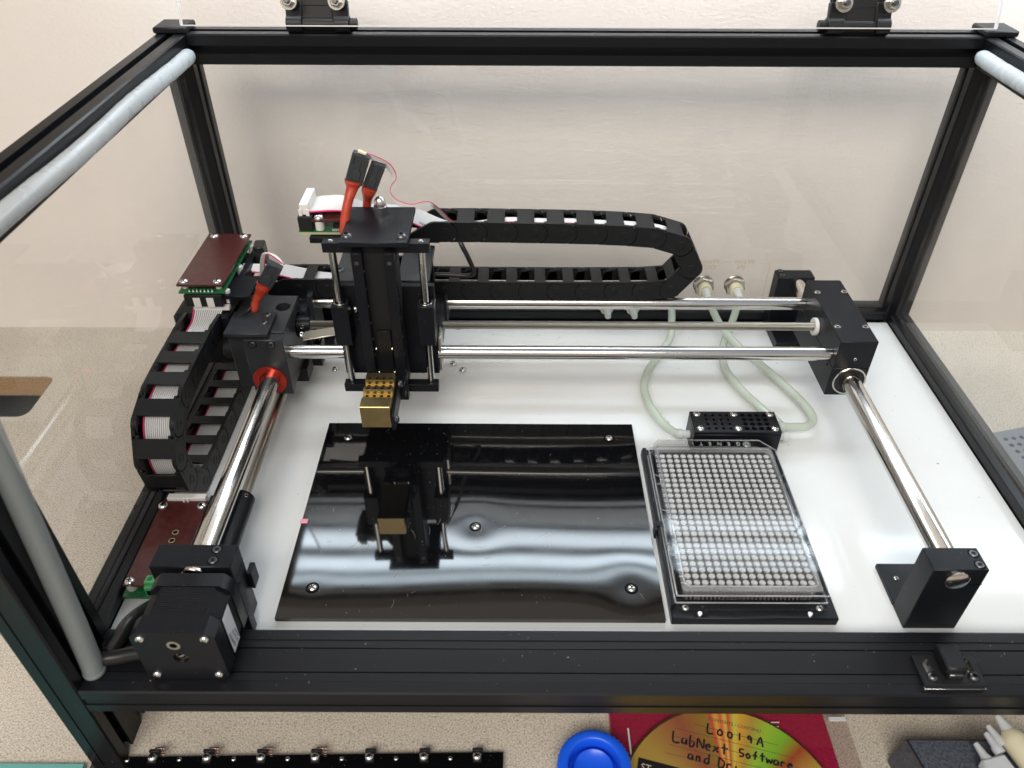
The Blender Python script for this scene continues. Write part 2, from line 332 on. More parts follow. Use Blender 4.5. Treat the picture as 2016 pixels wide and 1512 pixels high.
def text(body, size, p, ax, ay, mat_, parent, name='lettering', thick=.06, align='LEFT', label=None, shear=0, space=1.0):
    c = bpy.data.curves.new('t', 'FONT'); c.body = body; c.size = size*S; c.extrude = thick*S*.5; c.align_x = align; c.shear = shear; c.space_character = space
    c.resolution_u = 2
    o = bpy.data.objects.new('t', c); COL.objects.link(o); bpy.context.view_layer.update()
    me = bpy.data.meshes.new_from_object(o.evaluated_get(bpy.context.evaluated_depsgraph_get())); bpy.data.objects.remove(o); bpy.data.curves.remove(c)
    me.materials.clear(); me.materials.append(M[mat_]); me.name = name
    ax = Vector(ax).normalized(); ay = Vector(ay); ay = (ay-ax*ay.dot(ax)).normalized()
    R = Matrix((ax, ay, ax.cross(ay))).transposed()
    return inst(name, me, p, parent, R, label)
def smooth(pts, n=6):
    P = [Vector(q) for q in pts]; out = []
    for i in range(len(P)-1):
        p0 = P[max(i-1, 0)]; p1 = P[i]; p2 = P[i+1]; p3 = P[min(i+2, len(P)-1)]
        for k in range(n):
            t = k/n; out.append(.5*((2*p1)+(p2-p0)*t+(2*p0-5*p1+4*p2-p3)*t*t+(3*p1-p0-3*p2+p3)*t**3))
    return out+[P[-1]]
def rowsmooth(rows, n=5):
    a = smooth([r[0] for r in rows], n); b = smooth([r[1] for r in rows], n); return list(zip(a, b))
def ribbon(name, rows, wires, parent, marked=0, marked_side=0, r=None, seg=8, n=5, cname='conductor_strip'):
    """flat cable: rows of (left edge, right edge) points, one round wire per conductor"""
    R = rowsmooth(rows, n); w = (R[len(R)//2][1]-R[len(R)//2][0]).length; r = r or w/wires*.43
    gw = G(); gp = G(); mk = 0 if marked_side == 0 else wires-1
    for k in range(wires):
        t = (k+.5)/wires; path = [a.lerp(b, t) for a, b in R]
        (gp if k == mk else gw).tube(path, r, seg)
    web = G(); k = len(R)
    web.add([q for a, b in R for q in (a.lerp(b, .03), b.lerp(a, .03))], [[2*i, 2*i+1, 2*i+3, 2*i+2] for i in range(k-1)])
    put('web', web, 'rib_gap', parent)
    o = put(cname, gw, 'rib_w', parent); put('marked_wire', gp, 'rib_p', parent, label='pink edge wire'); return o

# shared fasteners: local z points out of the surface
def fastener(kind):
    g = G()
    if kind == 'pan':
        g.lathe([(0, 1.9), (1.1, 1.86), (2.1, 1.5), (2.8, .75), (2.95, .1), (2.95, -.3), (0, -.3)][::-1], (0, 0, 0), (0, 0, 1), 20)
        for a in (0, math.pi/2): g.obox((0, 0, 1.75), (math.cos(a), math.sin(a), 0), (-math.sin(a), math.cos(a), 0), (1.5, .28, .24), 0, 1)  # raised dark bars paint the shade of the cross recess
        return g.mesh('screw', ['steel_screw', 'hole'])
    if kind == 'panw':
        g.lathe([(0, 2.2), (1.2, 2.1), (2.3, 1.6), (2.9, .9), (2.9, .5), (3.3, .5), (3.3, -.1), (0, -.1)][::-1], (0, 0, 0), (0, 0, 1), 20)
        for a in (.3, .3+math.pi/2): g.obox((0, 0, 2.0), (math.cos(a), math.sin(a), 0), (-math.sin(a), math.cos(a), 0), (1.5, .28, .25), 0, 1)
        return g.mesh('screw', ['steel_screw', 'hole'])
    if kind == 'button':
        g.lathe([(0, .5), (1.15, .5), (1.25, 1.7), (1.9, 1.45), (2.6, .8), (2.8, 0), (0, 0)][::-1], (0, 0, 0), (0, 0, 1), 18)
        g.lathe([(0, .55), (1.1, .55)], (0, 0, 0), (0, 0, 1), 6, 1)
        return g.mesh('screw', ['bolt', 'hole'])
    if kind == 'cap':      # counterbored socket cap
        g.ring((0, 0, -.4), (0, 0, .12), 2.9, 2.25, 22, 1); g.lathe([(0, -.2), (1.1, -.2), (1.2, .35), (2.0, .35), (2.25, .1), (2.25, -.3), (0, -.3)][::-1], (0, 0, 0), (0, 0, 1), 20)
        g.lathe([(0, -.15), (1.0, -.15)], (0, 0, 0), (0, 0, 1), 6, 1)
        return g.mesh('screw', ['bolt', 'hole'])
    if kind == 'flush':
        g.lathe([(0, -.5), (.85, -.5), (.95, .1), (1.9, .22), (2.15, .05), (2.15, -.4), (0, -.4)][::-1], (0, 0, 0), (0, 0, 1), 20); g.lathe([(0, -.4), (.8, -.4)], (0, 0, 0), (0, 0, 1), 6, 1)
        return g.mesh('screw', ['nickel', 'hole'])
    if kind == 'grub':
        g.ring((0, 0, -.2), (0, 0, .12), 1.25, .75, 16); g.lathe([(0, 0), (.75, 0)], (0, 0, 0), (0, 0, 1), 6, 1)
        return g.mesh('set_screw', ['nickel', 'hole'])
F = {k: fastener(k) for k in ('pan', 'panw', 'button', 'cap', 'flush', 'grub')}
def screw(kind, p, parent, d=(0, 0, 1), spin=0, scale=1):
    me = F[kind]; o = inst(me.name, me, p, parent, rot_to(d, spin)*scale if scale != 1 else rot_to(d, spin)); return o

# ------------------------------------------------------------------ the setting
g = G(); g.box(-1400, -487.5, 205-600, 634, -100, -62, 0)
dk = G()
# worktop as one sheet with the cable hole left open
hx0, hx1, hy0, hy1 = -520, -415, 500, 556
dk = G().box(-1400, 1500, -500, 640, -84, -62, 0)
desk = put('worktop', dk, 'desk', None, kind='structure', origin=(0, 0, -62))
rr = 9; hp = []
for cx, cy, a0 in ((hx1-rr, hy1-rr, 0), (hx0+rr, hy1-rr, 90), (hx0+rr, hy0+rr, 180), (hx1-rr, hy0+rr, 270)):
    for k in range(7): a = math.radians(a0+15*k); hp.append((cx+rr*math.cos(a), cy+rr*math.sin(a)))
cut(desk, [G().prism(hp, (0, 0, -150), (1, 0, 0), (0, 1, 0), (0, 0, 140))])
lin = G(); n = len(hp)
hi = [((x-(hx0+hx1)/2)*1.0+(hx0+hx1)/2, y) for x, y in hp]
hq = [(x+(.4 if x < (hx0+hx1)/2 else -.4), y+(.4 if y < (hy0+hy1)/2 else -.4)) for x, y in hp]
lin.add([(x, y, -62.9) for x, y in hq]+[(x, y, -84) for x, y in hq], [[i, (i+1) % n, n+(i+1) % n, n+i] for i in range(n)])
put('chipboard_edge', lin, 'fibre', desk, label='raw chipboard edge inside the cable hole')
put('hole_shade', G().box(-700, -300, 400, 640, -160, -150, 0), 'void', None, kind='structure')  # dark slab stands for the shade seen down the cable hole
put('wall', G().box(-1400, 1500, 634.5, 660, -160, 1000, 0), 'wall', None, kind='structure', origin=(0, 634.5, -62))

# lamp read from reflections; unseen shelf above kept shallow so light reaches the wall
t = thing('wall_shelf', 'unseen shelf in place of a wall cabinet, kept narrow so light reaches the wall', 'shelf', (0, 590, 380))
put('shelf_board', G().box(-900, 1100, 540, 634, 372, 390, 1), 'cab', t)
t = thing('under_shelf_lamp', 'long lamp with a bright ribbed diffuser under the shelf', 'lamp', (235, 590, 361))
put('lamp_housing', G().box(-252, 722, 545, 633, 361.5, 372, 1), 'white_pl', t)
ld = put('diffuser', G().add([(-248, 547, 360), (718, 547, 360), (718, 631, 360), (-248, 631, 360)], [[0, 3, 2, 1]]), 'lamp', t)

# ------------------------------------------------------------------ the enclosure
def slot_profile(W, H, nu, nv):
    """outline of a T-slot bar W x H with nu slots across and nv up each side"""
    def side(L, n):
        out = []; mlen = L/n; w, lip, w2, dep = 2.7, 1.5, 4.2, 5.2
        dep = min(dep, min(W, H)*.28)
        for k in range(n):
            c = mlen*(k+.5); out += [(c-w, 0), (c-w, lip), (c-w2, lip), (c-w2, dep), (c+w2, dep), (c+w2, lip), (c+w, lip), (c+w, 0)]
        return out
    ch = .9; P = []
    P += [(ch, 0)]+[(u, v) for u, v in side(W, nu)]+[(W-ch, 0)]
    P += [(W, ch)]+[(W-v, u) for u, v in side(H, nv)]+[(W, H-ch)]
    P += [(W-ch, H)]+[(W-u, H-v) for u, v in side(W, nu)]+[(ch, H)]
    P += [(0, H-ch)]+[(v, H-u) for u, v in side(H, nv)]+[(0, ch)]
    return P
def bar(name, axis, x0, x1, y0, y1, z0, z1, parent, nu=1, nv=1, label=None):
    g = G()
    if axis == 'x': g.prism(slot_profile(y1-y0, z1-z0, nu, nv), (x0, y0, z0), (0, 1, 0), (0, 0, 1), (x1-x0, 0, 0))
    if axis == 'y': g.prism(slot_profile(x1-x0, z1-z0, nu, nv), (x0, y0, z0), (1, 0, 0), (0, 0, 1), (0, y1-y0, 0))
    if axis == 'z': g.prism(slot_profile(x1-x0, y1-y0, nu, nv), (x0, y0, z0), (1, 0, 0), (0, 1, 0), (0, 0, z1-z0))
    return put(name, g, 'ext', parent, label, angle=20)
enc = thing('instrument_enclosure', 'black T-slot aluminium frame with clear panes standing on the worktop', 'enclosure', (50, 380, -62))
bar('top_rear_beam', 'x', -221.8, 317.8, 557, 577, 211, 231, enc)
bar('top_side_beam', 'y', -242, -222, 205, 556.8, 211, 231, enc)
bar('top_side_beam', 'y', 318, 338, 205, 556.8, 211, 231, enc)
bar('corner_post', 'z', -242, -222, 557, 577, -62, 231, enc)
bar('corner_post', 'z', 318, 338, 557, 577, -62, 231, enc)
fp = bar('corner_post', 'z', -234, -215.5, 205.5, 242.5, -62, 231, enc, 1, 2, 'wide front corner post with covered slots')
put('slot_cover', G().box(-227.4, -222.1, 205.9, 208, -61.5, 230, .3), 'ext_dark', fp)
bar('corner_post', 'z', 318, 337, 205.5, 242.5, -62, 231, enc, 1, 2)
put('rubber_foot', G().box(-232, -205, 243, 268, -61.8, -10.5, 1), 'matte', enc)
fr = bar('front_rail', 'x', -215.4, 317.9, 205.5, 242.4, -4.7, 14, enc, 2, 1, 'wide front rail with two covered slots on top')
for y0, y1 in ((212.2, 217.3), (231.4, 236.6)):
    put('slot_cover', G().box(-215, 317, y0, y1, 10.5, 13.55, .25), 'ext_dark', fr)
put('slot_cover', G().box(-215, 317, 206.1, 208, 1.9, 7.2, .25), 'ext_dark', fr)
bar('lower_side_rail', 'y', -239, -222, 242.6, 556.8, -10, 8.6, enc)
bar('lower_side_rail', 'y', 321, 338, 242.6, 556.8, -10, 8.6, enc)
bar('lower_rear_rail', 'x', -221.8, 317.8, 557, 577, -10, 10, enc)
for x0, x1 in ((-243, -221), (317, 339)):
    put('corner_cap', G().box(x0, x1, 556, 578.5, 231.1, 235.2, 1.4), 'chain', enc)
put('base_panel', G().box(-221.9, 320.9, 242.6, 556.9, -3, 0, 0), 'floor', enc, 'glossy white base panel')
# panes
rp = put('rear_pane', G().box(-221.5, 317.5, 565.5, 568.5, 9.9, 211.2, 0), 'pane', enc, 'clear rear pane with tan lettering seen from behind')
put('side_pane', G().box(-232, -229.2, 243, 556.8, 8.4, 211.2, 0), 'pane', enc)
put('side_pane', G().box(325.5, 328.3, 243, 556.8, 8.4, 211.2, 0), 'pane', enc)
for body, x, z in (('Water', 190.5, 52.3), ('IN', 188.5, 46.8), ('Water', 162, 52.3), ('OUT', 161, 46.8)):
    text(body, 6.0, (x, 565.2, z), (-1, 0, 0), (0, 0, 1), 'print_tan', rp, align='CENTER', name='lettering', space=1.1)
g = G(); c = smooth([(203, 565.3, 53.5), (210, 565.3, 53.2), (212, 565.3, 50), (212, 565.3, 34), (212, 565.3, 12)], 8)
g.tube(c, .22, 5); put('etched_line', g, 'print_tan', rp); put('etched_line', G().tube([(171.5, 565.3, 54), (180, 565.3, 54)], .22, 5), 'print_tan', rp)
# silicone bumpers along the edges
def bumper(pts, r, nm='edge_bumper'):
    P = smooth(pts, 10); n = len(P); R = [r*min(1, .35+1.2*i/6, .35+1.2*(n-1-i)/6)+random.uniform(-.12, .12) for i in range(n)]
    g = G().tube(P, R, 16); return put(nm, g, 'bumper', enc)
bumper([(-219.5, 553, 219.5), (-218, 520, 220.5), (-218.5, 450, 221.5), (-218, 380, 221), (-218.5, 300, 222.5), (-218, 206, 222)], 5.1)
bumper([(314.5, 553, 221), (313.5, 520, 221), (314, 450, 221.5), (313.5, 300, 222), (313.5, 206, 222)], 5.1)
P = smooth([(-211.5, 217, 14.8), (-211.3, 221, 50), (-211.2, 229, 128), (-211, 234, 180), (-211, 238, 225)], 10)
ob = put('edge_bumper', G().ring(P[0]-Vector((0, 0, .4)), P[0]+Vector((0, 0, 1.6)), 5.6, 4.3, 24).tube(P, 5.3, 20), 'bumper_thin', enc, 'greyer see-through tube on the corner post')
# hinges and lid
lid_dir = Vector((0, .29, .957))
lid = put('lid_pane', G().obox(Vector((49.5, 555, 237))+lid_dir*62, (1, 0, 0), lid_dir, (271.5, 62, 1.4), .15), 'lidpane', enc, 'clear lid raised behind the top rear beam')
put('edge_glint', G().obox(Vector((49.5, 555, 237))+lid_dir*-.1, (1, 0, 0), lid_dir, (271.5, .35, 1.5), 0).obox(Vector((-222, 555, 237))+lid_dir*62, (1, 0, 0), lid_dir, (.5, 62, 1.5), 0).obox(Vector((321, 555, 237))+lid_dir*62, (1, 0, 0), lid_dir, (.5, 62, 1.5), 0), 'lid_glint', lid)
def hinge(x, flip):
    h = put('hinge', G().box(x-21, x+21, 560, 574, 231.2, 233.6, .4), 'chain', enc)
    kn = G(); yk, zk = 562.5, 238.5
    kn.cyl((x-21, yk-.5, zk-2), (x-10.5, yk-.5, zk-2), 5.6, 20); kn.cyl((x+11.5, yk-.5, zk-2), (x+21, yk-.5, zk-2), 5.6, 20)
    kn.cyl((x-10.2, yk, zk-2.6), (x+11.2, yk, zk-2.6), 4.6, 20)
    sx = x-21 if flip else x+21; s = -1 if flip else 1
    kn.cyl((sx, yk, zk-2), (sx+s*5, yk, zk-2), 3.6, 16)
    put('hinge_knuckle', kn, 'chain', h)
    lf = G(); o = Vector((x, 562.2, 240)); up_ = lid_dir
    lf.obox(o+up_*19, (1, 0, 0), up_, (20.5, 11.5, 1.6), .5)
    for q in (-15.5, 15.5): lf.obox(o+Vector((q, 0, 0))+up_*5, (1, 0, 0), up_, (5.4, 6, 2.2), .5)
    lf.obox(o+up_*5.2, (1, 0, 0), up_, (10, 5.2, 1.0), .3)
    put('hinge_leaf', lf, 'chain', h)
    for q in (-15.6, 15.6):
        c = Vector((x+q, 553.8, 252.5)); d = Vector((0, -.957, .29))
        b = G(); b.ring(c, c+d*1.2, 5.6, 2.6, 28); 
        put('washer', b, 'white_pl' if False else 'nickel', h)
        b = G(); b.lathe([(3.9, 1.2), (3.9, 4.2), (3.2, 4.8), (2.2, 4.8), (2.1, 3)], c, d, 6); put('hex_nut', b, 'nickel', h)
        b = G(); b.cyl(c+d*.5, c+d*7, 1.9, 16); put('bolt_end', b, 'bolt', h)
    return h
hinge(-132, False); hinge(231, True)
# bulkhead fittings through the rear pane
def bulkhead(x, z, label):
    t = thing('bulkhead_fitting', label, 'hose fitting', (x, 560, z), 'hose fittings in the rear pane')
    g = G(); c = Vector((x, 565.4, z)); d = Vector((0, -1, 0))
    put('flange', G().cyl(c, c+d*2.4, 8.6, 30, .6), 'nickel', t)
    put('lock_nut', G().lathe([(5, 2.4), (8.4, 2.4), (8.9, 3), (8.9, 6), (8.2, 6.8), (5, 6.8)], c, d, 6), 'nickel', t)
    th = G()
    for k in range(5): th.cyl(c+d*(6.5+k*1.3), c+d*(7.7+k*1.3), 5.4 if k % 2 == 0 else 5.1, 24, .3)
    put('threaded_body', th, 'syringe', t, 'cream threaded body')
    put('barb', G().lathe([(0, 12), (3.8, 12), (3.4, 17), (2.4, 24), (0, 24)], c, d, 20), 'barb', t)
    return t
bulkhead(185.5, 33, 'rightmost brass-ringed hose fitting in the rear pane, under the word IN')
bulkhead(159.5, 33, 'brass-ringed hose fitting in the rear pane, just right of the cable carrier bend')
bulkhead(131, 22, 'half hidden hose fitting at the upper end of the tube with green print')
bulkhead(101, 15, 'leftmost half hidden hose fitting below the rear rod')
bulkhead(79, 15, 'hose fitting peeping out below the rear rod, left of the others')
# latch catch on the front rail
t = thing('latch_catch', 'small black plastic latch catch with two slotted screws on the front rail', 'latch', (220, 219, 14))
bp_ = put('base_plate', G().box(206, 237.5, 209.5, 227, 14.1, 17, .8), 'chain', t)
cut(bp_, [G().box(209.5, 213.3, 213, 224.5, 10, 20, 1), G().box(230.5, 234, 213, 224.5, 10, 20, 1)])
put('catch_block', G().box(217, 227.5, 213.5, 229, 17, 24.5, 1.2), 'chain', t)
put('strike_plate', G().box(218.8, 225.5, 212.9, 213.6, 17.6, 20.4, .1), 'steel_screw', t)
put('shim', G().box(206.3, 237.2, 208.8, 226, 14.02, 14.6, .1), 'steel_screw', t)
for x in (211.4, 232.2): screw('button', (x, 214.3, 17.0), t)

# ------------------------------------------------------------------ sliding shafts
def shaft(name, label, xr, zr, foot, rear, flange, foot_scr, cap_r):
    t = thing(name, label, 'linear shaft', (xr, 400, 0))
    x0, x1 = foot
    f = put('front_support', G().box(x0, x1, 253.5, 268.6, .1, 51.4, .5), 'anod', t)
    put('clamp_slit', G().box(max(x1-12, x0), x1+.05, 253.4, 268.7, 39.4, 39.9, 0), 'hole', f)
    for p in foot_scr: screw('cap', (*p, 51.5), t)
    fx0, fx1 = flange
    if xr > 0: put('support_flange', G().box(fx0, fx1, 268.6, 296, .1, 3.4, .3), 'anod', t); screw('pan', ((fx0+fx1)/2-4, 285, 3.4), t, scale=.6)
    else: put('side_tab', G().box(fx0, fx1-2.4, 266, 274, 17, 30, .3), 'anod', t)
    x0, x1 = rear
    put('rear_support', G().box(x0, x1, 544.4, 557, .1, 51.4, .5), 'anod', t)
    put('support_flange', G().box(x0, x1, 515, 544.4, .1, 8, .3), 'anod', t)
    put('rod', G().lathe([(5.2, 0), (6.3, .8), (6.35, 1.6), (6.35, 304)], (xr, 251.6, zr), (0, 1, 0), 48), 'steel', t)
    return t
rs = shaft('right_linear_shaft'.replace('right_', ''), 'polished steel shaft on the right between two black supports', 231.3, 44, (217, 246), (213.8, 243.4), (216.8, 240), ((242.2, 264.4), (242.2, 257.1)), 6)
for y in (548.6, 555): screw('cap', (218, y, 51.5), rs)
ls = shaft('linear_shaft', 'polished steel shaft on the left running from the stepper motor through the red collar', -165.8, 43.5, (-187.3, -145), (-187.3, -145), (-144.9, -139.6), ((-155.2, 265), (-155.2, 257.9)), 6)

put('end_cap', G().cyl((-164.6, 251.2, 46.2), (-164.6, 253.5, 46.2), 6.2, 32, .5), 'nickel', ls)

# ------------------------------------------------------------------ stepper motor on the front rail
t = thing('stepper_motor', 'square black stepper motor with a white label at the front left', 'motor', (-161.5, 228, 14))
def sq(w, c, cx, cz): h = w/2; return [(cx-h+c, cz-h), (cx+h-c, cz-h), (cx+h, cz-h+c), (cx+h, cz+h-c), (cx+h-c, cz+h), (cx-h+c, cz+h), (cx-h, cz+h-c), (cx-h, cz-h+c)]
cx, cz = -161.5, 33.9
mp_ = lambda poly, y0, y1: G().prism(poly, (0, y0, 0), (1, 0, 0), (0, 0, 1), (0, y1-y0, 0))
ec = put('end_cap', mp_(sq(40.6, 4, cx, cz), 212.8, 222.5), 'anod', t, angle=60)
put('stator', mp_(sq(39.2, 6.5, cx, cz), 222.5, 239.5), 'matte', t, 'ribbed laminated stator', angle=25)
lam = G()
for k in range(16): lam.prism(sq(39.6, 6.4, cx, cz), (0, 222.9+k*1.03, 0), (1, 0, 0), (0, 0, 1), (0, .5, 0))
put('lamination', lam, 'anod', t, kind='stuff')
put('end_cap', mp_(sq(40.6, 4.5, cx, cz), 239.6, 247.5), 'anod', t, angle=60)
put('mounting_spacer', G().box(-182, -141, 247.5, 253.4, 2, 40, .3), 'anod', t)
cut(ec, [G().cyl((cx, 205, cz-1), (cx, 216, cz-1), 3.7, 24, 0), G().lathe([(3.5, 0), (3.5, 12)], (cx-1, 206, cz+9.5), (0, 1, 0), 24)])
put('bushing', G().ring((cx, 214.3, cz-1), (cx, 215.6, cz-1), 3.5, 2.1), 'nickel', ec)
put('shaft_end', G().obox((cx, 214.5, cz-1), (1, 0, .5), (0, 1, 0), (2.6, .4, .5), .1), 'nickel', ec)
put('bushing', G().ring((cx-1, 212.9, cz+9.5), (cx-1, 214.8, cz+9.5), 3.45, 1.9), 'nickel', ec, 'brass-coloured ring in the upper hole')
for dx in (-15.4, 15.4):
    for dz in (-15.2, 15.2): screw('pan', (cx+dx, 212.8, cz+dz), t, (0, -1, 0), .4, .8)
lb = put('data_label', G().obox((cx+20.42, 228.6, cz+.5), (0, 1, 0), (0, -.12, 1), (4.6, 14.0, .08), .05), 'label', t, 'white paper label')
text('4209M01E', 3.0, (cx+20.56, 227.8, cz-11.5), (0, -.12, 1), (0, -1, -.12), 'print_black', lb, shear=.2)
text('SP 24 VTX', 2.4, (cx+20.56, 231.0, cz-11.5), (0, -.12, 1), (0, -1, -.12), 'print_black', lb)
text('MADE IN JAPAN', 1.2, (cx+20.56, 232.8, cz-11.5), (0, -.12, 1), (0, -1, -.12), 'print_black', lb)
put('motor_cable', G().tube(smooth([(-201, 262, 6), (-203, 245, 17), (-205, 229, 18.6), (-206.3, 224.2, 18.8)], 6), [4.0]*18+[3.6], 16).tube(smooth([(-207.5, 221.6, 18.4), (-200, 222.4, 18.8), (-193, 223.4, 20), (-180, 224, 22)], 6), 3.9, 16), 'blackcable', t)
t2 = thing('shaft_coupling', 'long black coupling sleeve low beside the left steel shaft', 'coupling', (-164.5, 305, 14))
cp = G().cyl((-166, 268.7, 21), (-166, 331, 21), 7.6, 32, 1.2); put('sleeve', cp, 'anod', t2)
screw('grub', (-161.4, 326.5, 27.1), t2, (.6, 0, .8))
put('drive_screw', G().cyl((-165, 331, 21), (-165, 545, 21), 3.1, 16), 'thread', t2)

# ------------------------------------------------------------------ deck: black plate, adapter, chiller, loose screws
def plate_grid(x0, x1, y0, y1, zt, zb):
    nx, ny = 150, 110; vs = []; 
    D = [(-115.7, 403.5, .05, 8), (67.8, 404.2, .05, 8), (-22.9, 322.6, .22, 10), (-114.8, 276.3, .03, 6), (68.7, 276.6, .30, 12)]
    for j in range(ny+1):
        for i in range(nx+1):
            x = x0+(x1-x0)*i/nx; y = y0+(y1-y0)*j/ny; z = zt
            z += .22*math.sin((x+40)/46+.4)*math.cos((y-300)/60)+.10*math.sin((x+y*.7)/31)
            for a, b, d, s in D: z -= d*math.exp(-((x-a)**2+(y-b)**2)/(2*s*s))*1.0
            vs.append((x, y, z-.3))
    w = nx+1; fs = [[j*w+i, j*w+i+1, (j+1)*w+i+1, (j+1)*w+i] for j in range(ny) for i in range(nx)]
    g = G(); o = len(vs); rim = [i for i in range(w)]+[j*w+nx for j in range(1, ny+1)]+[ny*w+i for i in range(nx-1, -1, -1)]+[j*w for j in range(ny-1, 0, -1)]
    vs += [(vs[i][0], vs[i][1], zb) for i in rim]; n = len(rim)
    fs += [[rim[k], o+k, o+(k+1) % n, rim[(k+1) % n]] for k in range(n)]+[[o+k for k in range(n)]]
    return g.add(vs, fs)
t = thing('black_plate', 'glossy black rectangular plate screwed to the white base panel', 'plate', (-23, 337, 0))
put('sheet', plate_grid(-131.7, 85.5, 255.8, 419.2, 4.3, 1.0), 'gloss', t, angle=30)
put('backing_strip', G().box(-126, 82, 258, 262, .1, 1.0, 0), 'label', t, 'white backing at the front edge')
for x, y in ((-115.7, 403.5), (67.8, 404.2), (-22.9, 322.6), (-114.8, 276.3), (68.7, 276.6)):
    r_ = put('countersink', G().ring((x, y, 3.72), (x, y, 4.06), 3.9, 3.0), 'hole', t)
    screw('pan', (x, y, 3.75), t, (0, 0, 1), random.uniform(0, 1.5), .95)
put('tape_tag', G().box(-132.6, -127.9, 324.7, 328.2, 3.9, 4.3, .05), 'pink', t)
for x, y, d in ((-140.3, 487, 'beside the left bearing block'), (-47.4, 495, 'right of the pick head, farther of two'), (-39.7, 487, 'right of the pick head, nearer of two'), (-46.2, 545.7, 'half hidden behind the lead screw')):
    s_ = thing('floor_screw', 'small cross-head screw in the white panel, '+d, 'screw', (x, y, 0), 'screws in the white base panel')
    inst('screw', F['pan'], (x, y, .3), s_, rot_to((0, 0, 1), random.random())*.95)
t = thing('plate_adapter', 'matt black adapter block carrying the clear microplate', 'plate holder', (134, 322, 0))
put('adapter_base', G().box(88.6, 181, 255.3, 391, .1, 6, .5), 'anod', t)
put('side_shoulder', G().box(88.7, 91.2, 262, 389, 6, 9.5, .3), 'anod', t)
put('spring_clip', G().box(88.2, 93.5, 318, 322, 9.5, 11, .2).box(86.9, 88.2, 314.5, 320.5, 3, 11, .2), 'anod', t)
for x in (97, 172):
    screw('pan', (x, 262.2, 6), t, scale=.8)
    put('locating_pin', G().cyl((x+7 if x < 120 else x-7, 257.4, 6), (x+7 if x < 120 else x-7, 257.4, 8.2), 1.5, 14), 'steel_screw', t)
def specks(name, n, x0, x1, y0, y1, z, mt, parent, smin=.12, smax=.5, avoid=()):
    g = G()
    for _ in range(n):
        x = random.uniform(x0, x1); y = random.uniform(y0, y1)
        if any(a < x < b and c < y < d for a, b, c, d in avoid): continue
        a = random.random()*3.14; k = random.random()**3; sz = smin+(smax-smin)*k
        g.obox((x, y, z+.08), (math.cos(a), math.sin(a), 0), (-math.sin(a), math.cos(a), 0), (sz*random.uniform(.8, 1.8), sz*.5, .07), 0)
    put(name, g, mt, parent, kind='stuff')
specks('crumbs', 150, -215, 315, 250, 550, .02, 'speck', enc, avoid=((-132, 86, 255, 420), (87, 182, 254, 392)))
specks('dust_specks', 130, -128, 82, 259, 416, 4.3, 'fluff', bpy.data.objects['black_plate'], .06, .22)
specks('dust_specks', 90, -210, 300, 207, 241, 14.0, 'fluff', enc, .08, .3)
specks('dust_specks', 60, -215, 315, 558, 576, 231.0, 'fluff', enc, .08, .3)
sg = G()
for _ in range(26):                                  # fine scratches in the black sheet
    x = random.choice((random.gauss(-62, 9), random.gauss(-15, 16), random.uniform(-120, 75))); y = random.gauss(296, 22); a = random.uniform(-.5, .5)+random.choice((0, 1.4)); L_ = random.uniform(2, 8)
    if 258 < y < 415: sg.tube(smooth([(x, y, 4.28), (x+math.cos(a)*L_/2, y+math.sin(a)*L_/2, 4.3), (x+math.cos(a+.2)*L_, y+math.sin(a+.2)*L_, 4.28)], 3), .045, 4)
put('scratches', sg, 'fluff', bpy.data.objects['black_plate'], kind='stuff')
# microplate with 384 wells
def rrect(x0, x1, y0, y1, r, n=5):
    out = []
    for cx_, cy_, a0 in ((x1-r, y1-r, 0), (x0+r, y1-r, 90), (x0+r, y0+r, 180), (x1-r, y0+r, 270)):
        for k in range(n+1): a = math.radians(a0+90*k/n); out.append((cx_+r*math.cos(a), cy_+r*math.sin(a)))
    return out
def shell(outer, inner, z0, z1, g=None):
    g = g or G(); n = len(outer); vs = [(x, y, z0) for x, y in outer]+[(x, y, z1) for x, y in outer]+[(x, y, z0) for x, y in inner]+[(x, y, z1) for x, y in inner]
    fs = []
    for i in range(n):
        j = (i+1) % n; fs += [[i, j, n+j, n+i], [2*n+j, 2*n+i, 3*n+i, 3*n+j], [n+i, n+j, 3*n+j, 3*n+i], [j, i, 2*n+i, 2*n+j]]
    return g.add(vs, fs)
t = thing('microplate', 'clear 384-well microplate on the black adapter', 'well plate', (134, 322, 6.2))
X0, X1, Y0, Y1 = 92.2, 176.6, 259.3, 386.3
put('skirt', shell(rrect(X0, X1, Y0, Y1, 2.5), rrect(X0+1, X1-1, Y0+1, Y1-1, 2), 6.3, 8.2, shell(rrect(X0+1.8, X1-1.8, Y0+6.5, Y1-2, 2.5), rrect(X0+2.8, X1-2.8, Y0+7.5, Y1-3, 2), 7, 15.5)), 'lidps', t)
put('deck_rim', shell(rrect(X0+2.8, X1-2.8, Y0+7.5, Y1-3, 2), rrect(97.5, 170.8, 270.5, 378.8, 3), 14.5, 15.4), 'wellwall', t)
wg = G(); wg.lathe([(1.85, 0), (2.05, 7.6), (2.2, 7.6), (2.0, -.2), (1.85, -.2)], (0, 0, 0), (0, 0, 1), 12)
wm = wg.mesh('well', 'wellwall'); wb = G(); wb.lathe([(0, .35), (.8, .12), (1.4, 0), (1.82, .3), (1.82, -.3), (0, -.3)][::-1], (0, 0, 0), (0, 0, 1), 12)
wbm = wb.mesh('well_floor', 'well')
both = bpy.data.meshes.new('well')
gg = G(); gg.lathe([(1.9, 0), (1.98, 7.6), (2.12, 7.6), (2.0, -.2), (1.85, -.2)], (0, 0, 0), (0, 0, 1), 16, 0)
gg.lathe([(0, 5.6), (.3, 6.2), (.8, 6.6), (1.5, 6.95), (1.8, 7.05), (1.8, 6.4), (0, 5.2)][::-1], (0, 0, 0), (0, 0, 1), 16, 1)
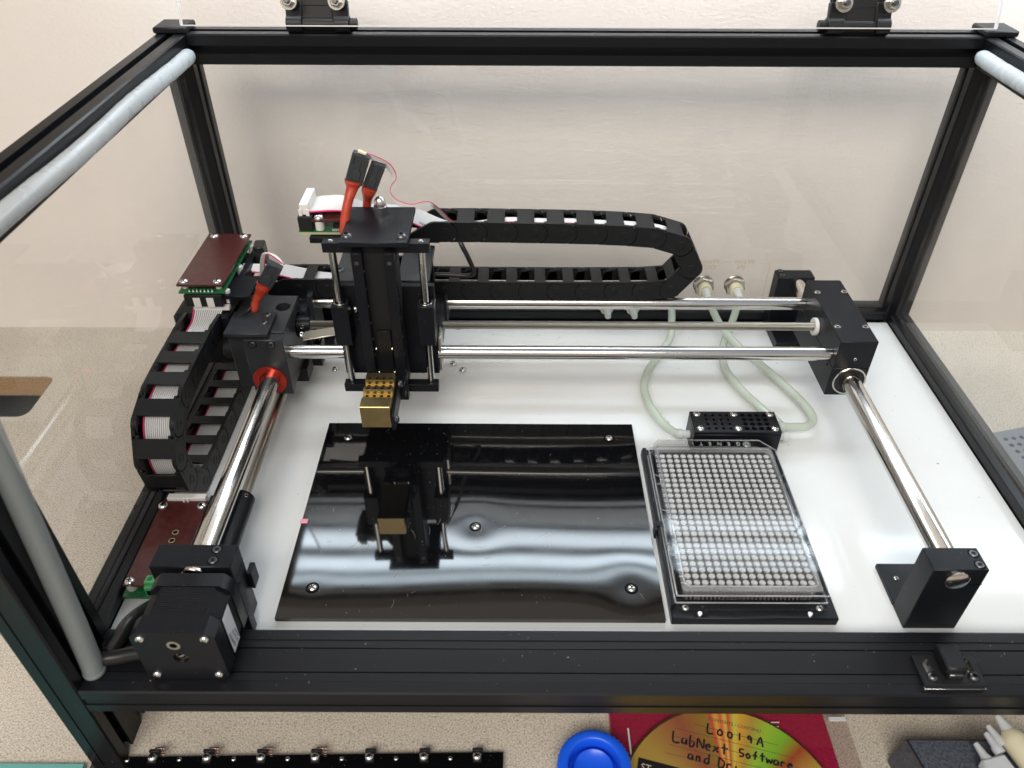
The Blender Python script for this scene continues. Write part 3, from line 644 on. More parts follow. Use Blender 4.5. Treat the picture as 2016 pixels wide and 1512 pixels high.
both = gg.mesh('well', ['wellwall', 'well']); rest = G(); k = 0
pit = (168.9-99.6)/15
for row in range(24):
    for col_ in range(16):
        x = 99.6+col_*pit; y = 273.2+row*(375.3-273.2)/23; k += 1
        if k <= 296: inst('well', both, (x, y, 7.4), t)
        else:
            rest.lathe([(1.85, 0), (2.05, 7.6), (2.2, 7.6), (2.0, -.2)], (x, y, 7.4), (0, 0, 1), 12, 0)
            rest.lathe([(0, 5.2), (1.8, 6.4), (1.8, 7.05), (1.5, 6.95), (.8, 6.6), (.3, 6.2), (0, 5.6)], (x, y, 7.4), (0, 0, 1), 12, 1)
put('well_rows', rest, ['wellwall', 'well'], t, 'farthest rows of wells', kind='stuff')
for n_ in range(1, 25):
    text(str(n_), 2.6, (96.4, 272.2+(n_-1)*(375.3-273.2)/23, 15.5), (0, 1, 0), (-1, 0, 0), 'label', t, align='CENTER')
t = thing('loose_lid', 'clear lid with cut corners and raised lettering resting on the microplate', 'lid', (133, 325, 15.8))
lo = [(91, 262.5), (175.5, 262.5), (175.5, 379.5), (166.8, 388.8), (98.6, 388.8), (91, 379.5)]
li = [(x+(.8 if x < 130 else -.8), y+(.8 if y < 300 else -.8)) for x, y in lo]
put('top_sheet', G().prism(lo, (0, 0, 16.1), (1, 0, 0), (0, 1, 0), (0, 0, .7)), 'lidps', t)
put('side_wall', shell(lo, li, 10.5, 16.1), 'lidps', t)
rm = G(); q = smooth([(91.4, 262.8, 16.9), (133, 262.8, 16.9), (175.2, 262.8, 16.9)], 2); rm.tube(lo2 := [(x, y, 16.8) for x, y in lo]+[(lo[0][0], lo[0][1], 16.8)], .45, 6)
rm.tube([(x, y, 10.5) for x, y in lo]+[(lo[0][0], lo[0][1], 10.5)], .5, 6)
rm.tube([(x, y, 16.8) for x, y in rrect(96.5, 171.5, 269, 380.3, 3)]+[(171.5, 377.3, 16.8)], .3, 5)
put('rolled_edge', rm, 'ps_glint', t)
for y in (295, 322, 352):
    for s, x in ((1, 91.5), (-1, 175)):
        put('stacking_rib', G().tube([(x, y-5, 16.9), (x+s*3.2, y-3.5, 16.9), (x+s*3.2, y+2, 16.9), (x, y+4, 16.9)], .35, 5), 'ps_glint', t)
text('GENETIX', 4.2, (153.5, 386.4, 16.9), (-1, 0, 0), (0, -1, 0), 'ps_glint', t, thick=.8, space=2.75, name='raised_lettering')
put('raised_emblem', G().ring((157.5, 384.4, 16.9), (157.5, 384.4, 17.5), 2.6, 2.1).ring((157.5, 384.4, 16.9), (157.5, 384.4, 17.5), 1.5, .9), 'ps_glint', t)
mp = bpy.data.objects['microplate']; rb = G().box(0, 1.1, 266.6, 270.3, 7.5, 14.8, .2).mesh('front_rib', 'ps_glint', (0, 268, 7.5))
for k in range(31): inst('front_rib', rb, (97.6+k*2.31, 268, 7.5), mp)
put('front_wall', G().box(96.6, 171.8, 270.5, 271, 7, 14.6, .1), 'wellwall', mp)
# wash block
t = thing('tip_wash_block', 'small black block with round holes and six screws, fed by clear tubes', 'block', (153, 402, 0))
bx = put('body', G().box(123.8, 183.4, 393.5, 415.3, .1, 17.4, .4), 'anod', t)
tp = put('top_cover', G().box(123.8, 183.4, 393.5, 415.3, 17.6, 20, .35), 'anod', t)
hs = []
for i in range(4):
    for j in range(4):
        hs.append(G().cyl((134.2+i*5+.9*0+.0*j, 397.2+j*4.6, 15), (134.2+i*5, 397.2+j*4.6, 23), 1.25, 12, 0))
        hs.append(G().cyl((160.2+i*4.9, 397.2+j*4.6, 15), (160.2+i*4.9, 397.2+j*4.6, 23), 1.85, 14, 0))
cut(tp, hs)
for x in (128.3, 154.2, 179.2):
    for y in (396.9, 411.8): screw('pan', (x, y, 20), t, (0, 0, 1), random.random()*1.5, .9)
for x0, x1, y in ((113.5, 123.8, 403), (183.4, 193, 411), (183.4, 190, 401)):
    put('barb', G().cyl((x0, y, 9.5), (x1, y, 9.5), 2.9, 18, .6).cyl((x0+(1 if x0 < 150 else 4), y, 9.5), (x0+(5 if x0 < 150 else 8), y, 9.5), 3.7, 18, .4), 'barb', t)
def hose(label, pts, printed=False):
    P = smooth(pts, 8); o = put('clear_tube', G().tube(P, 3.0, 18), 'tubing'); tagt(o, label, 'tube', 'clear vinyl tubes to the black block')
    return o
hose('clear tube with green print curving down to the left end of the black block', [(131, 542, 22), (130, 532, 18), (127, 516, 11), (113, 494, 7), (103, 474, 6.5), (99, 455, 6.5), (101, 434, 7), (107, 415, 8), (114, 404, 9.5), (118, 403, 9.5)])
hose('clear tube sweeping wide to the right and hooking back into the block end', [(159.5, 545, 33), (161, 536, 30), (167, 522, 21), (178, 505, 13), (193, 484, 9), (207, 456, 8), (214, 436, 8), (215, 421, 8.5), (208, 412, 9.5), (198, 410.8, 9.5), (190, 411, 9.5)])
tc_ = hose('thinner clear tube crossing behind the wide loop to the far side of the block', [(185.5, 545, 33), (184, 540, 28), (178, 528, 16), (170, 512, 8), (166, 494, 6.5), (166, 478, 6.5), (172, 456, 6.5), (181, 436, 6.5), (189, 421, 6.5), (192, 412, 7)])
# printed legend along the first tube
leg = [(100.5+.0, 452), (101.5, 437), (105.5, 424), (110.5, 412)]
for i, ch in enumerate('NSF-51 2001  1/8 ID X 1/4 OD'):
    s_ = i/28*3; a = min(2, int(s_)); f_ = s_-a; p0 = Vector(leg[a]); p1 = Vector(leg[a+1]); q = p0.lerp(p1, f_); d = (p1-p0).normalized()
    if ch != ' ': text(ch, 2.3, (q.x-d.y*-.0-1.0, q.y, 9.9 if i < 20 else 11.6), (d.x, d.y, 0), (-d.y, d.x, 0), 'print_green', [o for o in bpy.data.objects if o.name == 'clear_tube'][0], name='printed_letter')

# ------------------------------------------------------------------ cross gantry
t = thing('gantry', 'cross gantry with two black bearing blocks joined by steel rods and a lead screw', 'gantry', (30, 460, 60))
GA = t
# left block
lf = put('bearing_block', G().box(-179.2, -152.7, 420, 427.9, 30, 76, .5), 'anod_old', t, 'scratched left bearing block with red collar')
body_ = put('bearing_block', G().box(-192, -153.6, 428.1, 474, 30, 77, .5), 'anod_old', t, 'scratched left body of the gantry with a round hole on top')
cut(body_, [G().cyl((-161, 458.8, 60), (-161, 458.8, 90), 5.2, 24, 0), G().lathe([(9.5, 0), (9.5, 20)], (-165, 462, 60), (1, 0, 0), 24), G().cyl((-158, 437, 52), (-150, 437, 52), 3, 16, 0), G().cyl((-158, 467, 69), (-150, 467, 69), 2.2, 16, 0)], True)
put('rear_block', G().box(-186, -150.5, 474.1, 505, 30, 63.6, .5).box(-150.4, -146.5, 481, 503, 32, 72, .4), 'anod_old', t)
put('lower_foot', G().box(-166, -150, 449, 466, 18, 29.9, .5).box(-157, -146, 476, 492, 12, 29.8, .5), 'anod', t)
put('red_collar', G().lathe([(6.6, .2), (7.2, 1.5), (11.2, 1.5), (11.6, .9), (11.6, 0), (6.6, 0)][::-1], (-166.8, 420, 42.5), (0, -1, 0), 36), 'red_anod', t)
for x in (-173, -160.9): screw('cap', (x, 420, 72.2), t, (0, -1, 0))
put('bracket_plate', G().box(-191.5, -162.3, 421.3, 447.6, 77.1, 80, .35), 'anod_old', t)
for y in (434.3, 443.8): screw('button', (-167.2, y, 80), t, scale=.85)
mo = put('screw_motor', G().box(-233, -194, 443, 482, 38, 80, 2.5), 'anod', t, 'black motor at the left end of the lead screw')
put('motor_rib', G().box(-225, -224, 442.8, 443, 40, 78, 0), 'matte', mo)
put('motor_boss', G().cyl((-200.5, 441, 55), (-186, 441, 55), 7.5, 28, .8), 'matte', t)
put('coupling', G().ring((-154.5, 462, 60), (-144.5, 462, 60), 6.6, 3.3, 32).cyl((-154.5, 462, 60), (-145, 462, 60), 6.2, 30, .2), 'anod', t)
screw('grub', (-149.5, 455.7, 62.4), t, (0, -.93, .36))
# right block
for nm, z0, z1 in (('bearing_block', 54.1, 76), ('bearing_block', 30.5, 53.95)):
    o = put(nm, G().box(217.3, 242.6, 421, 500, z0, z1, .45), 'anod', t)
for x, y in ((220.2, 483), (240, 484), (220.5, 439), (240, 439)): screw('flush', (x+(-.1 if x > 230 else .2), y, 76), t)
screw('grub', (230.7, 421, 61.4), t, (0, -1, 0))
for y, z in ((430, 50.5), (478, 50.5)): put('grub_hole', G().cyl((217.25, y, z), (217.5, y, z), 1.3, 14, 0), 'hole', t)
put('bearing_ring', G().ring((231.3, 420.2, 43.2), (231.3, 421.2, 43.2), 11.4, 10.2, 44), 'nickel', t)
put('bearing_seal', G().ring((231.3, 420.7, 43.2), (231.3, 421.1, 43.2), 10.15, 6.6, 40), 'matte', t)
put('linear_rod', G().cyl((-153, 430, 59.5), (217.4, 430, 59.5), 4.8, 44, .3), 'steel', t)
put('linear_rod', G().cyl((-150.3, 493, 59.7), (217.4, 493, 59.7), 4.8, 44, .3), 'steel', t)
ps = [(-144.6+i*.9, 0) for i in range(int(361/.9))]
sc_ = G(); prof = []
for i, (x, _) in enumerate(ps): prof += [(3.0, x+144.6), (2.75, x+144.6+.45)]
sc_.lathe(prof, (-144.6, 462, 60.2), (1, 0, 0), 16); put('lead_screw', sc_, 'thread', t, angle=15)
put('nylon_washer', G().ring((214.6, 462, 60.2), (217.2, 462, 60.2), 6.4, 3.3, 32), 'white_pl', t)
fl = G().obox((-133, 424.2+16, 67.5), (1, .02, .18), (0, 1, 0), (11.5, 5, .5), .15)
put('sensor_flag', fl, 'steel_brushed', t)
screw('pan', (-146, 441, 66), t, (.2, -.5, .8), scale=.7)
# board bracket at the left
put('board_bracket', G().box(-196, -178, 447, 474, 90.5, 93, .3).box(-193, -189, 474, 520, 82, 93, .3).box(-200, -188, 450, 515, 84, 88.5, .3), 'anod', t)
put('cable_guide', G().obox((-186, 508, 92), (1, .1, 0), (0, 1, 0), (4, 6, 8), 1), 'blackcable', t)

# ------------------------------------------------------------------ pick head that rides on the gantry
t = thing('pick_head', 'tall black pick head with two vertical steel rods riding on the gantry rods', 'pick head', (-82, 440, 40))
put('front_plate', G().box(-115, -50.6, 425, 429.5, 45, 115, .4), 'anod', t)
put('carriage_body', G().box(-114, -50.5, 429.6, 504, 46, 70, .5).box(-113, -58, 436, 470, 70, 100, .5), 'anod', t)
put('flange_rib', G().box(-50.4, -48.6, 426, 440, 47, 74, .3), 'steel_brushed', t); put('flange_rib', G().box(-50.4, -48.6, 482, 500, 47, 70, .3), 'anod_old', t)
up_ = G().box(-76.2, -55.2, 440, 488, 107, 110, .35).box(-118, -97, 440, 488, 107, 110, .35)
put('bracket_plate', up_, 'anod_old', t)
put('rear_bracket', G().box(-100, -56, 476, 479, 70, 107, .3), 'anod', t)
for x in (-115.2, -59.5): screw('button', (x, 453, 110), t, scale=.9)
for x0, x1, nm in ((-115.4, -104.6, 'left'), (-61.2, -50.4, 'right')):
    hb = put('rod_housing', G().box(x0, x1, 413.8, 424.8, 76.2, 106.4, .4), 'matte' if False else 'anod', t)
    c = ((x0+x1)/2, 419.3)
    put('bearing_lip', G().ring((*c, 106.3), (*c, 107), 4.3, 3.7, 32), 'nickel', hb)
    put('bearing_gap', G().ring((*c, 106.3), (*c, 106.6), 3.6, 2.5, 24), 'hole', hb)
    put('guide_rod', G().cyl((c[0], c[1]-.6, 44), (c[0], c[1]-.6, 145), 2.35, 26, .2), 'steel', t)
    screw('flush', (c[0]+.3, 417.6, 151), t, scale=.75)
put('top_bar', G().box(-114.6, -50.4, 414, 421, 144.6, 151, .35), 'anod', t)
put('bottom_bar', G().box(-114.9, -50.8, 414, 420.6, 37.4, 43.8, .35), 'anod', t)
tpl = put('top_plate', G().box(-102.6, -62.2, 407.6, 455, 152, 155, .35), 'anod', t)
for x in (-99, -66.6): screw('button', (x, 415.6, 155), t, (0, 0, 1), .4, 1.2)
put('dome_nut', G().lathe([(4.5, 0), (4.5, 3.6), (3.6, 4.2)], (-83.2, 449, 155), (0, 0, 1), 6).lathe([(3.7, 3.6), (3.7, 5.6), (3.2, 7.6), (2.1, 9.2), (1, 9.8), (0, 10)], (-83.2, 449, 155), (0, 0, 1), 24), 'steel_screw', t)
put('channel_web', G().box(-96, -70.6, 414.5, 424.6, 45, 151.5, .3), 'matte', t)
r1 = put('channel_rail', G().box(-96.9, -90.4, 408, 414.3, 52.8, 147.6, .35), 'anod', t)
r2 = put('channel_rail', G().box(-77.4, -70.8, 408, 414.3, 35, 147.6, .35), 'anod', t)
for o, x in ((r1, -93.6), (r2, -74.1)): put('rail_hole', G().cyl((x, 407.9, 141), (x, 408.2, 141), 1.3, 14, 0), 'fibre' if False else 'bolt', o)
put('rail_hole', G().cyl((-94.2, 407.9, 58.5), (-94.2, 408.2, 58.5), 1, 12, 0), 'hole', r1)
put('slide_plate', G().box(-88.2, -79, 411.8, 414.2, 56.5, 89, .3), 'pcb_brown' if False else 'ext_dark', t)
for x, z in ((-89.2, 76), (-78.8, 76), (-89.2, 56.5), (-78.8, 56.5)): put('pin', G().cyl((x, 410.5, z), (x, 414, z), .8, 12), 'steel_screw', t)
for k in range(7): put('edge_screw', G().cyl((-90.2, 409.5, 60+k*12.5), (-89.9, 409.5, 60+k*12.5), .45, 8, 0).cyl((-70.7, 409.5, 45+k*14), (-70.4, 409.5, 45+k*14), .45, 8, 0), 'nickel', t, kind=None)
screw('pan', (-102.5, 424.9, 97.2), t, (0, -1, .2), .6, .8)
put('lead_wire', G().tube(smooth([(-90, 424, 118), (-89, 421, 112), (-86, 420.5, 108), (-80, 421, 106)], 6), 1.7, 12), 'blackcable', t)
put('tag', G().box(-104, -99, 424.4, 424.9, 80, 90, .1), 'ext_dark', t)
# side arm of the tip block
put('tip_arm', G().box(-75.9, -74.2, 366.4, 412, 44.8, 57, .3).box(-75.8, -71, 398, 410, 45, 56, .3), 'anod', t)
screw('button', (-74.1, 372, 49), t, (1, -.1, .1), scale=1.1); screw('button', (-74.1, 398, 57), t, (1, -.1, .1), scale=1.1)
t = thing('brass_block', 'brass block with two rows of four holes hanging from the pick head', 'block', (-86, 384, 47))
pr = [(367, 46.8), (367, 62.9), (367.4, 63.3), (376.4, 63.3), (379.2, 61.0), (382.4, 61.0), (382.4, 63.9), (383.2, 64.3), (386.4, 64.3), (388.6, 61.6), (391.6, 61.6), (391.6, 64.6), (392.2, 64.9), (399.5, 64.9), (399.5, 46.8)]
bb = put('grooved_body', G().prism(pr, (-94.9, 0, 0), (0, 1, 0), (0, 0, 1), (18.4, 0, 0)), 'brass', t, angle=15)
hs = []
for i in range(4):
    x = -92.4+i*4.55
    for y in (380.7, 390.0): hs.append(G().cyl((x, y, 50), (x, y, 70), 1.15, 16, 0))
    for y in (384.5, 394.0): hs.append(G().cyl((x+.3, y, 61.8), (x+.3, y, 70), .95, 14, 0))
cut(bb, hs)

# ------------------------------------------------------------------ cable carriers
def link_meshes(W, pitch=20.6, R=7.55):
    g = G()
    for w0, w1, ti in ((0, 2.1, 1), (W-2.1, W, -1)):
        poly = []
        for k in range(9):                               # hollow end that hugs the previous link
            a = math.radians(74-148*k/8); poly.append(((R+.8)*math.cos(a), (R+.8)*math.sin(a)))
        poly[0] = (poly[0][0], R); poly[-1] = (poly[-1][0], -R)
        poly += [(pitch, -R)]
        for k in range(1, 12): a = math.radians(-90+180*k/12); poly.append((pitch+R*math.cos(a), R*math.sin(a)))
        poly += [(pitch, R)]
        g.prism(poly[::-1], (0, w0, 0), (1, 0, 0), (0, 0, 1), (0, w1-w0, 0))
        ow = w0 if ti == 1 else w1
        # tongue inside, pivot ring
        iw = (w0+1.0, w1+.9) if ti == 1 else (w0-.9, w1-1.0)
        g.lathe([(0, 0), (R-.7, 0), (R-.3, .4), (R-.3, iw[1]-iw[0]), (0, iw[1]-iw[0])], (0, iw[0], 0), (0, 1, 0), 22)
        g.prism([(0, -5), (R+3, -5), (R+3, 5), (0, 5)], (0, iw[0], 0), (1, 0, 0), (0, 0, 1), (0, iw[1]-iw[0], 0))
        d = -1 if ti == 1 else 1
        g.ring((pitch, ow-d*.3, 0), (pitch, ow+d*.22, 0), 3.3, 2.6, 18)
        g.lathe([(0, 0), (1.7, 0), (1.8, -.1)], (pitch, ow+d*.12, 0), (0, d, 0), 14)
        for k in range(7):                                # moulded tick marks
            if k != 4: g.obox((6.4+k*1.45, ow+d*.08, -5.2), (1, 0, 0), (0, 1, 0), (.32, .08, .55), 0)
        g.obox((8.6, ow+d*.06, 4.6), (1, 0, 0), (0, 1, 0), (.9, .06, .5), 0)
    b = G().box(7.4, 19.4, .2, W-.2, R-1.6, R+.05, .35).box(5.4, 7.6, .1, 4, R-1.5, R, .3).box(5.4, 7.6, W-4, W-.1, R-1.5, R, .3)
    b2 = G().box(9, 17, .2, W-.2, -R-.05, -R+1.6, .3)
    return g.mesh('link', 'chain', angle=30), b.mesh('crossbar', 'chain'), b2.mesh('crossbar', 'chain')
def carrier(t, pivots, to3, W, L):
    n = len(pivots)
    for i in range(n-1):
        A = Vector(to3(*pivots[i])); B = Vector(to3(*pivots[i+1])); u = (B-A).normalized(); w = W; v = u.cross(w)
        R_ = Matrix((u, w, v)).transposed()
        sl = (B-A).length/20.6; Rs = R_ @ Matrix.Diagonal((sl, 1, 1))
        o = inst('link', L[0], A, t, Rs)
        for b in L[1:]:
            c = bpy.data.objects.new('crossbar', b); COL.objects.link(c); c.parent = o
t = thing('cable_carrier', 'long black cable carrier looping to the right over the rear gantry rod', 'cable carrier', (0, 500, 64), 'cable carriers')
L1 = link_meshes(22.6)
PX_ = [(-47, 119.3), (-26.2, 119.4), (-5, 119.1), (15.5, 118.8), (36.4, 118.5), (57.3, 118), (77.9, 117.1), (99, 115.4), (118.3, 109.4), (128.3, 91), (115.3, 74), (94.9, 72.3), (74.2, 72), (53.5, 71.8), (32.7, 71.7), (11.8, 71.7), (-9, 71.8), (-29.8, 71.9), (-51, 72.2), (-72.5, 72.5), (-94, 72.8), (-115.2, 73), (-136.4, 73.3), (-157, 73.4)]
carrier(t, PX_, lambda a, b: (a, 489, b), Vector((0, 1, 0)), L1)
def arc(cx_, cz_, r, a0, a1, n=10): return [(cx_+r*math.cos(math.radians(a0+(a1-a0)*k/n)), cz_+r*math.sin(math.radians(a0+(a1-a0)*k/n))) for k in range(n+1)]
e = G()
for w0 in (489, 509.5): e.prism([(-73, 112.3), (-47, 111.8)]+arc(-47, 119.3, 7.5, -90, 90)+[(-55, 126.8), (-58, 126.2), (-71, 118.6), (-73.5, 116)], (0, w0, 0), (1, 0, 0), (0, 0, 1), (0, 2.1, 0))
e.ring((-47, 488.7, 119.3), (-47, 489.2, 119.3), 3.3, 2.6, 18)
put('end_bracket', e.box(-70, -52, 490, 510.5, 110.5, 112, .3), 'chain', t)
e = G()
for w0 in (489.2, 509.3): e.prism([(-157, 66), (-169, 66), (-180, 68), (-183, 72), (-177, 76), (-168, 80.6), (-157, 81)], (0, w0, 0), (1, 0, 0), (0, 0, 1), (0, 2.1, 0))
put('end_bracket', e.box(-182, -160, 490, 510.5, 65, 66.5, .3), 'chain', t)
t = thing('cable_carrier', 'shorter black cable carrier hanging at the left with a grey ribbon inside', 'cable carrier', (-212, 400, 0), 'cable carriers')
L2 = link_meshes(25.5)
PY_ = [(430, 74.1), (408.8, 73.4), (388.4, 72.9), (368.4, 71.6), (348.6, 65.2), (338.6, 46.6), (341.6, 25.4), (355.8, 9.9), (376.4, 8.6), (396.2, 8.6), (416.2, 8.6), (436.6, 8.6), (457, 8.6), (477.4, 8.6)]
carrier(t, PY_, lambda a, b: (-225.2, a, b), Vector((1, 0, 0)), L2)
e = G()
for w0 in (-225.2, -201.8): e.prism([(430, 66.6), (449, 67.5), (452, 70), (451, 77), (446, 80.4), (430, 81.6)]+arc(430, 74.1, 7.5, 90, 270), (w0, 0, 0), (0, 1, 0), (0, 0, 1), (2.4, 0, 0))
put('end_bracket', e.box(-224, -200, 424, 449, 66, 67.5, .3), 'chain', t)

# ------------------------------------------------------------------ circuit boards
def standoff(x, y, z0, z1, t, r=2.5): put('standoff', G().cyl((x, y, z0), (x, y, z1), r, 18, .25), 'nylon', t)
t = thing('circuit_board', 'raised green circuit board under a brown cover plate above the left end of the gantry', 'circuit board', (-209, 482, 93), 'sandwiched circuit boards')
put('green_board', G().box(-224.8, -194.4, 446.2, 519, 95.2, 96.6, .1), 'pcb_green', t)
bc = put('brown_cover', G().box(-225.6, -194.4, 447.6, 519.6, 100, 101.5, .1), 'pcb_brown', t)
for x, y in ((-221.5, 451.6), (-199.0, 451.6), (-220.2, 515.6), (-198.6, 515.6)): standoff(x, y, 96.6, 100, t, 1.9); screw('pan', (x, y, 101.5), t, (0, 0, 1), random.random())
for y in (452, 484, 514): put('standoff', G().cyl((-194.6, y, 85.4), (-194.6, y, 95.1), 2.3, 16, .3), 'nylon', t)
sk = put('ribbon_socket', G().box(-221.5, -196.5, 444.5, 451, 86, 95, .4), 'matte', t)
for x in (-213, -204): put('socket_window', G().box(x-2.6, x+2.2, 444.2, 444.6, 86, 93.2, .1), 'white_pl', sk)
put('ribbon_plug', G().box(-218, -193.5, 446.5, 450.5, 81.8, 84.9, .3), 'white_pl', t)
pn = G()
for k in range(7): pn.lathe([(.9, 0), (.5, .7), (0, 1.8)], (-217.5+k*2.54, 447.2, 96.6), (0, 0, 1), 8)
put('solder_pins', pn, 'steel_screw', t)
t = thing('circuit_board', 'circuit board with brown cover lying on the white panel behind the stepper motor', 'circuit board', (-207, 300, 1), 'sandwiched circuit boards')
put('green_board', G().box(-220.5, -191.5, 268, 338, 4.2, 5.8, .1), 'pcb_green', t)
bc = put('brown_cover', G().box(-219.8, -191, 271.6, 336, 10.4, 11.8, .1), 'pcb_brown', t)
cut(bc, [G().cyl((-203.2, 310.5, 0), (-203.2, 310.5, 20), 1.7, 18, 0), G().cyl((-203.2, 304.2, 0), (-203.2, 304.2, 20), 1.7, 18, 0)])
put('hole_liner', G().ring((-203.2, 310.5, 11.4), (-203.2, 310.5, 11.95), 1.95, 1.6, 18).ring((-203.2, 304.2, 11.4), (-203.2, 304.2, 11.95), 1.95, 1.6, 18), 'pcb_edge', bc)
for x, y in ((-218, 331.6), (-193.8, 331.6), (-216.6, 274.2)): standoff(x, y, .2, 4.2, t, 2.6); standoff(x, y, 5.8, 10.4, t, 2.8); screw('pan', (x, y, 11.8), t, (0, 0, 1), random.random())
gt = put('screw_terminal', G().box(-206.5, -192, 268.5, 276, 5.9, 13.5, .3).box(-206.5, -192, 270.5, 276, 13.5, 15.5, .3), 'green_term', t)
for k in range(3):
    put('terminal_screw', G().cyl((-203.9+k*5, 273.4, 15.5), (-203.9+k*5, 273.4, 15.8), 1.5, 14, .1), 'pcb_green', gt)
    put('wire_entry', G().box(-205.6+k*5, -202.2+k*5, 268.3, 268.6, 7, 11, 0), 'hole', gt)
put('ribbon_socket', G().box(-217, -193, 336.2, 340.6, 5.9, 13.8, .3), 'white_pl', t)
put('latch_tab', G().box(-206.6, -205.4, 334.8, 336.1, 9, 13.6, .1).box(-204.2, -203, 334.8, 336.1, 9, 13.6, .1), 'white_pl', t)
put('edge_bracket', G().box(-191, -187, 326, 341, .2, 12, .4), 'anod', t)
t = thing('circuit_board', 'small green board with brown cover and grey plug behind the top of the pick head', 'circuit board', (-116, 452, 144), 'sandwiched circuit boards')
gb = put('green_board', G().box(-133.6, -101, 436.6, 458, 145.2, 146.6, .05), 'pcb_green', t)
put('board_edge', G().box(-133.7, -100.9, 436.4, 436.7, 145.1, 146.5, .02), 'pcb_edge', gb)
text('ASSY', 2.0, (-113, 438, 146.65), (1, 0, 0), (0, .6, 1), 'label', gb)
put('brown_cover', G().box(-124.5, -104.5, 437.6, 451, 153, 154.4, .05), 'pcb_brown', t)
standoff(-120.6, 440.6, 146.6, 153, t, 2.9); screw('pan', (-120.6, 440.6, 154.4), t, scale=1.1); standoff(-119.6, 440, 140.8, 145.2, t, 2.2)
put('ribbon_socket', G().box(-133.3, -124.6, 438, 466, 146.7, 155.8, .3), 'matte', t)
put('chip', G().box(-113, -104, 442, 452, 146.7, 148.5, .15), 'matte', t)
pl = put('ribbon_plug', G().box(-131.8, -126.6, 441, 465, 156, 163, .35), 'white_pl', t)
put('plug_latch', G().box(-132.4, -130.4, 440, 441.2, 149, 160, .2).box(-128, -126, 440, 441.2, 149, 160, .2), 'white_pl', pl)
put('mount_tab', G().box(-126.5, -106, 432.5, 446, 141.0, 144.6, .3), 'anod', t)

# ------------------------------------------------------------------ ribbons, sleeves, plugs
t = thing('ribbon_cable', 'wide pale ribbon cable from the left board down through the left cable carrier', 'ribbon cable', (-212, 420, 10), 'ribbon cables')
def yz(x0, x1, pts): return [(Vector((x0, a, b)), Vector((x1, a, b))) for a, b in pts]
rc = ribbon('ribbon', [(Vector((-218.5, 449, 85)), Vector((-197, 449, 85)))]+[(Vector((-219.5, 441, 77)), Vector((-200.8, 441, 77)))]+yz(-221, -203.3, [(430, 74.5), (408, 74.6), (388, 74.4), (368, 73.5), (350.5, 68.5), (341, 52), (340.5, 32), (350, 14), (362, 9.4), (380, 9.2), (400, 9.2), (440, 9.2), (480, 9.2)]), 14, t)
def yzt(s, y, z, ay, size=3.4): text(s, size, (-217.6, y, z), Vector((0, 1, 0)) if ay is None else ay, (-1, 0, 0), 'print_dark', rc, name='cable_print')
yzt('AWM', 342.6, 51.6, Vector((0, .62, .9)), 3.6); yzt('VW-1', 355.5, 72.2, Vector((0, 1, .3)), 3.6); yzt('2651', 394, 75.9, Vector((0, 1, 0)), 3.4)
t = thing('ribbon_cable', 'white ribbon cable from the grey plug behind the pick head into the long cable carrier', 'ribbon cable', (-80, 455, 150), 'ribbon cables')
rc = ribbon('ribbon', [(Vector(p), Vector(q)) for p, q in (((-127, 442, 157), (-127, 464, 157)), ((-120, 442, 157.6), (-120, 464, 158)), ((-108, 443, 157.4), (-108, 465, 157.6)), ((-94, 461.5, 144.4), (-95, 482, 143.8)), ((-75.2, 476, 135.3), (-78.7, 493, 137.8)), ((-65.4, 491.6, 122.1), (-66, 503, 129.6)), ((-56.6, 492, 116.9), (-52.4, 506, 121.5)), ((-45, 492, 114.8), (-38.5, 506, 116.8)))], 14, t)
text('AWM', 3.2, (-67.5, 492.6, 125.4), (1, .1, -.7), (.0, .9, .5), 'print_dark', rc, name='cable_print')
t = thing('ribbon_cable', 'pale ribbon cable with pink edge showing inside the long cable carrier', 'ribbon cable', (30, 498, 120), 'ribbon cables')
rc = ribbon('ribbon', [(Vector((x, 496.8, z)), Vector((x, 503.6, z+.4))) for x, z in ((-45, 120), (-26, 120.5), (-5, 123.3), (20, 122.6), (40, 122.6), (60, 121.6), (80, 120.8), (100, 118.8), (112, 114.6), (122, 104), (125, 90), (117, 76), (100, 70), (60, 69), (0, 69), (-60, 69.5), (-120, 71))], 6, t)
ribbon('ribbon', [(Vector((x, 490.9, z-1.6)), Vector((x, 497.2, z-.9))) for x, z in ((-38, 118), (-5, 122.5), (20, 122.2), (40, 122.2), (60, 121.3), (80, 120.4), (100, 118.4), (112, 114.4), (121, 104))], 6, t)
for x in (-3, 38, 58, 80): text(random.choice(('2651', 'VW-1', 'AWM')), 2.6, (x-12, 498.4, 124.2-abs(x-20)*.012), (1, 0, 0), (0, 1, 0), 'print_dark', rc, name='cable_print')
t = thing('ribbon_cable', 'lower white ribbon lying in the bottom run of the long cable carrier', 'ribbon cable', (0, 496, 69), 'ribbon cables')
ribbon('ribbon', [(Vector((x, 491.4, z)), Vector((x, 499, z-.4))) for x, z in ((-152, 78), (-140, 76.4), (-100, 76.2), (0, 75.4), (60, 75.4), (110, 76))], 8, t)
t = thing('ribbon_cable', 'white ribbon cable from the left board bracket into the left end of the long carrier', 'ribbon cable', (-170, 492, 85), 'ribbon cables')
ribbon('ribbon', [(Vector((-195, 488, 88)), Vector((-196, 496, 90))), (Vector((-181, 487.5, 87.2)), Vector((-181, 497, 89))), (Vector((-168, 488.5, 84)), Vector((-167, 500, 87))), (Vector((-156, 491.5, 78)), Vector((-154, 508, 79))), (Vector((-142, 491.5, 75)), Vector((-141, 508, 76))), (Vector((-125, 491, 75)), Vector((-124, 507, 76)))], 12, t)
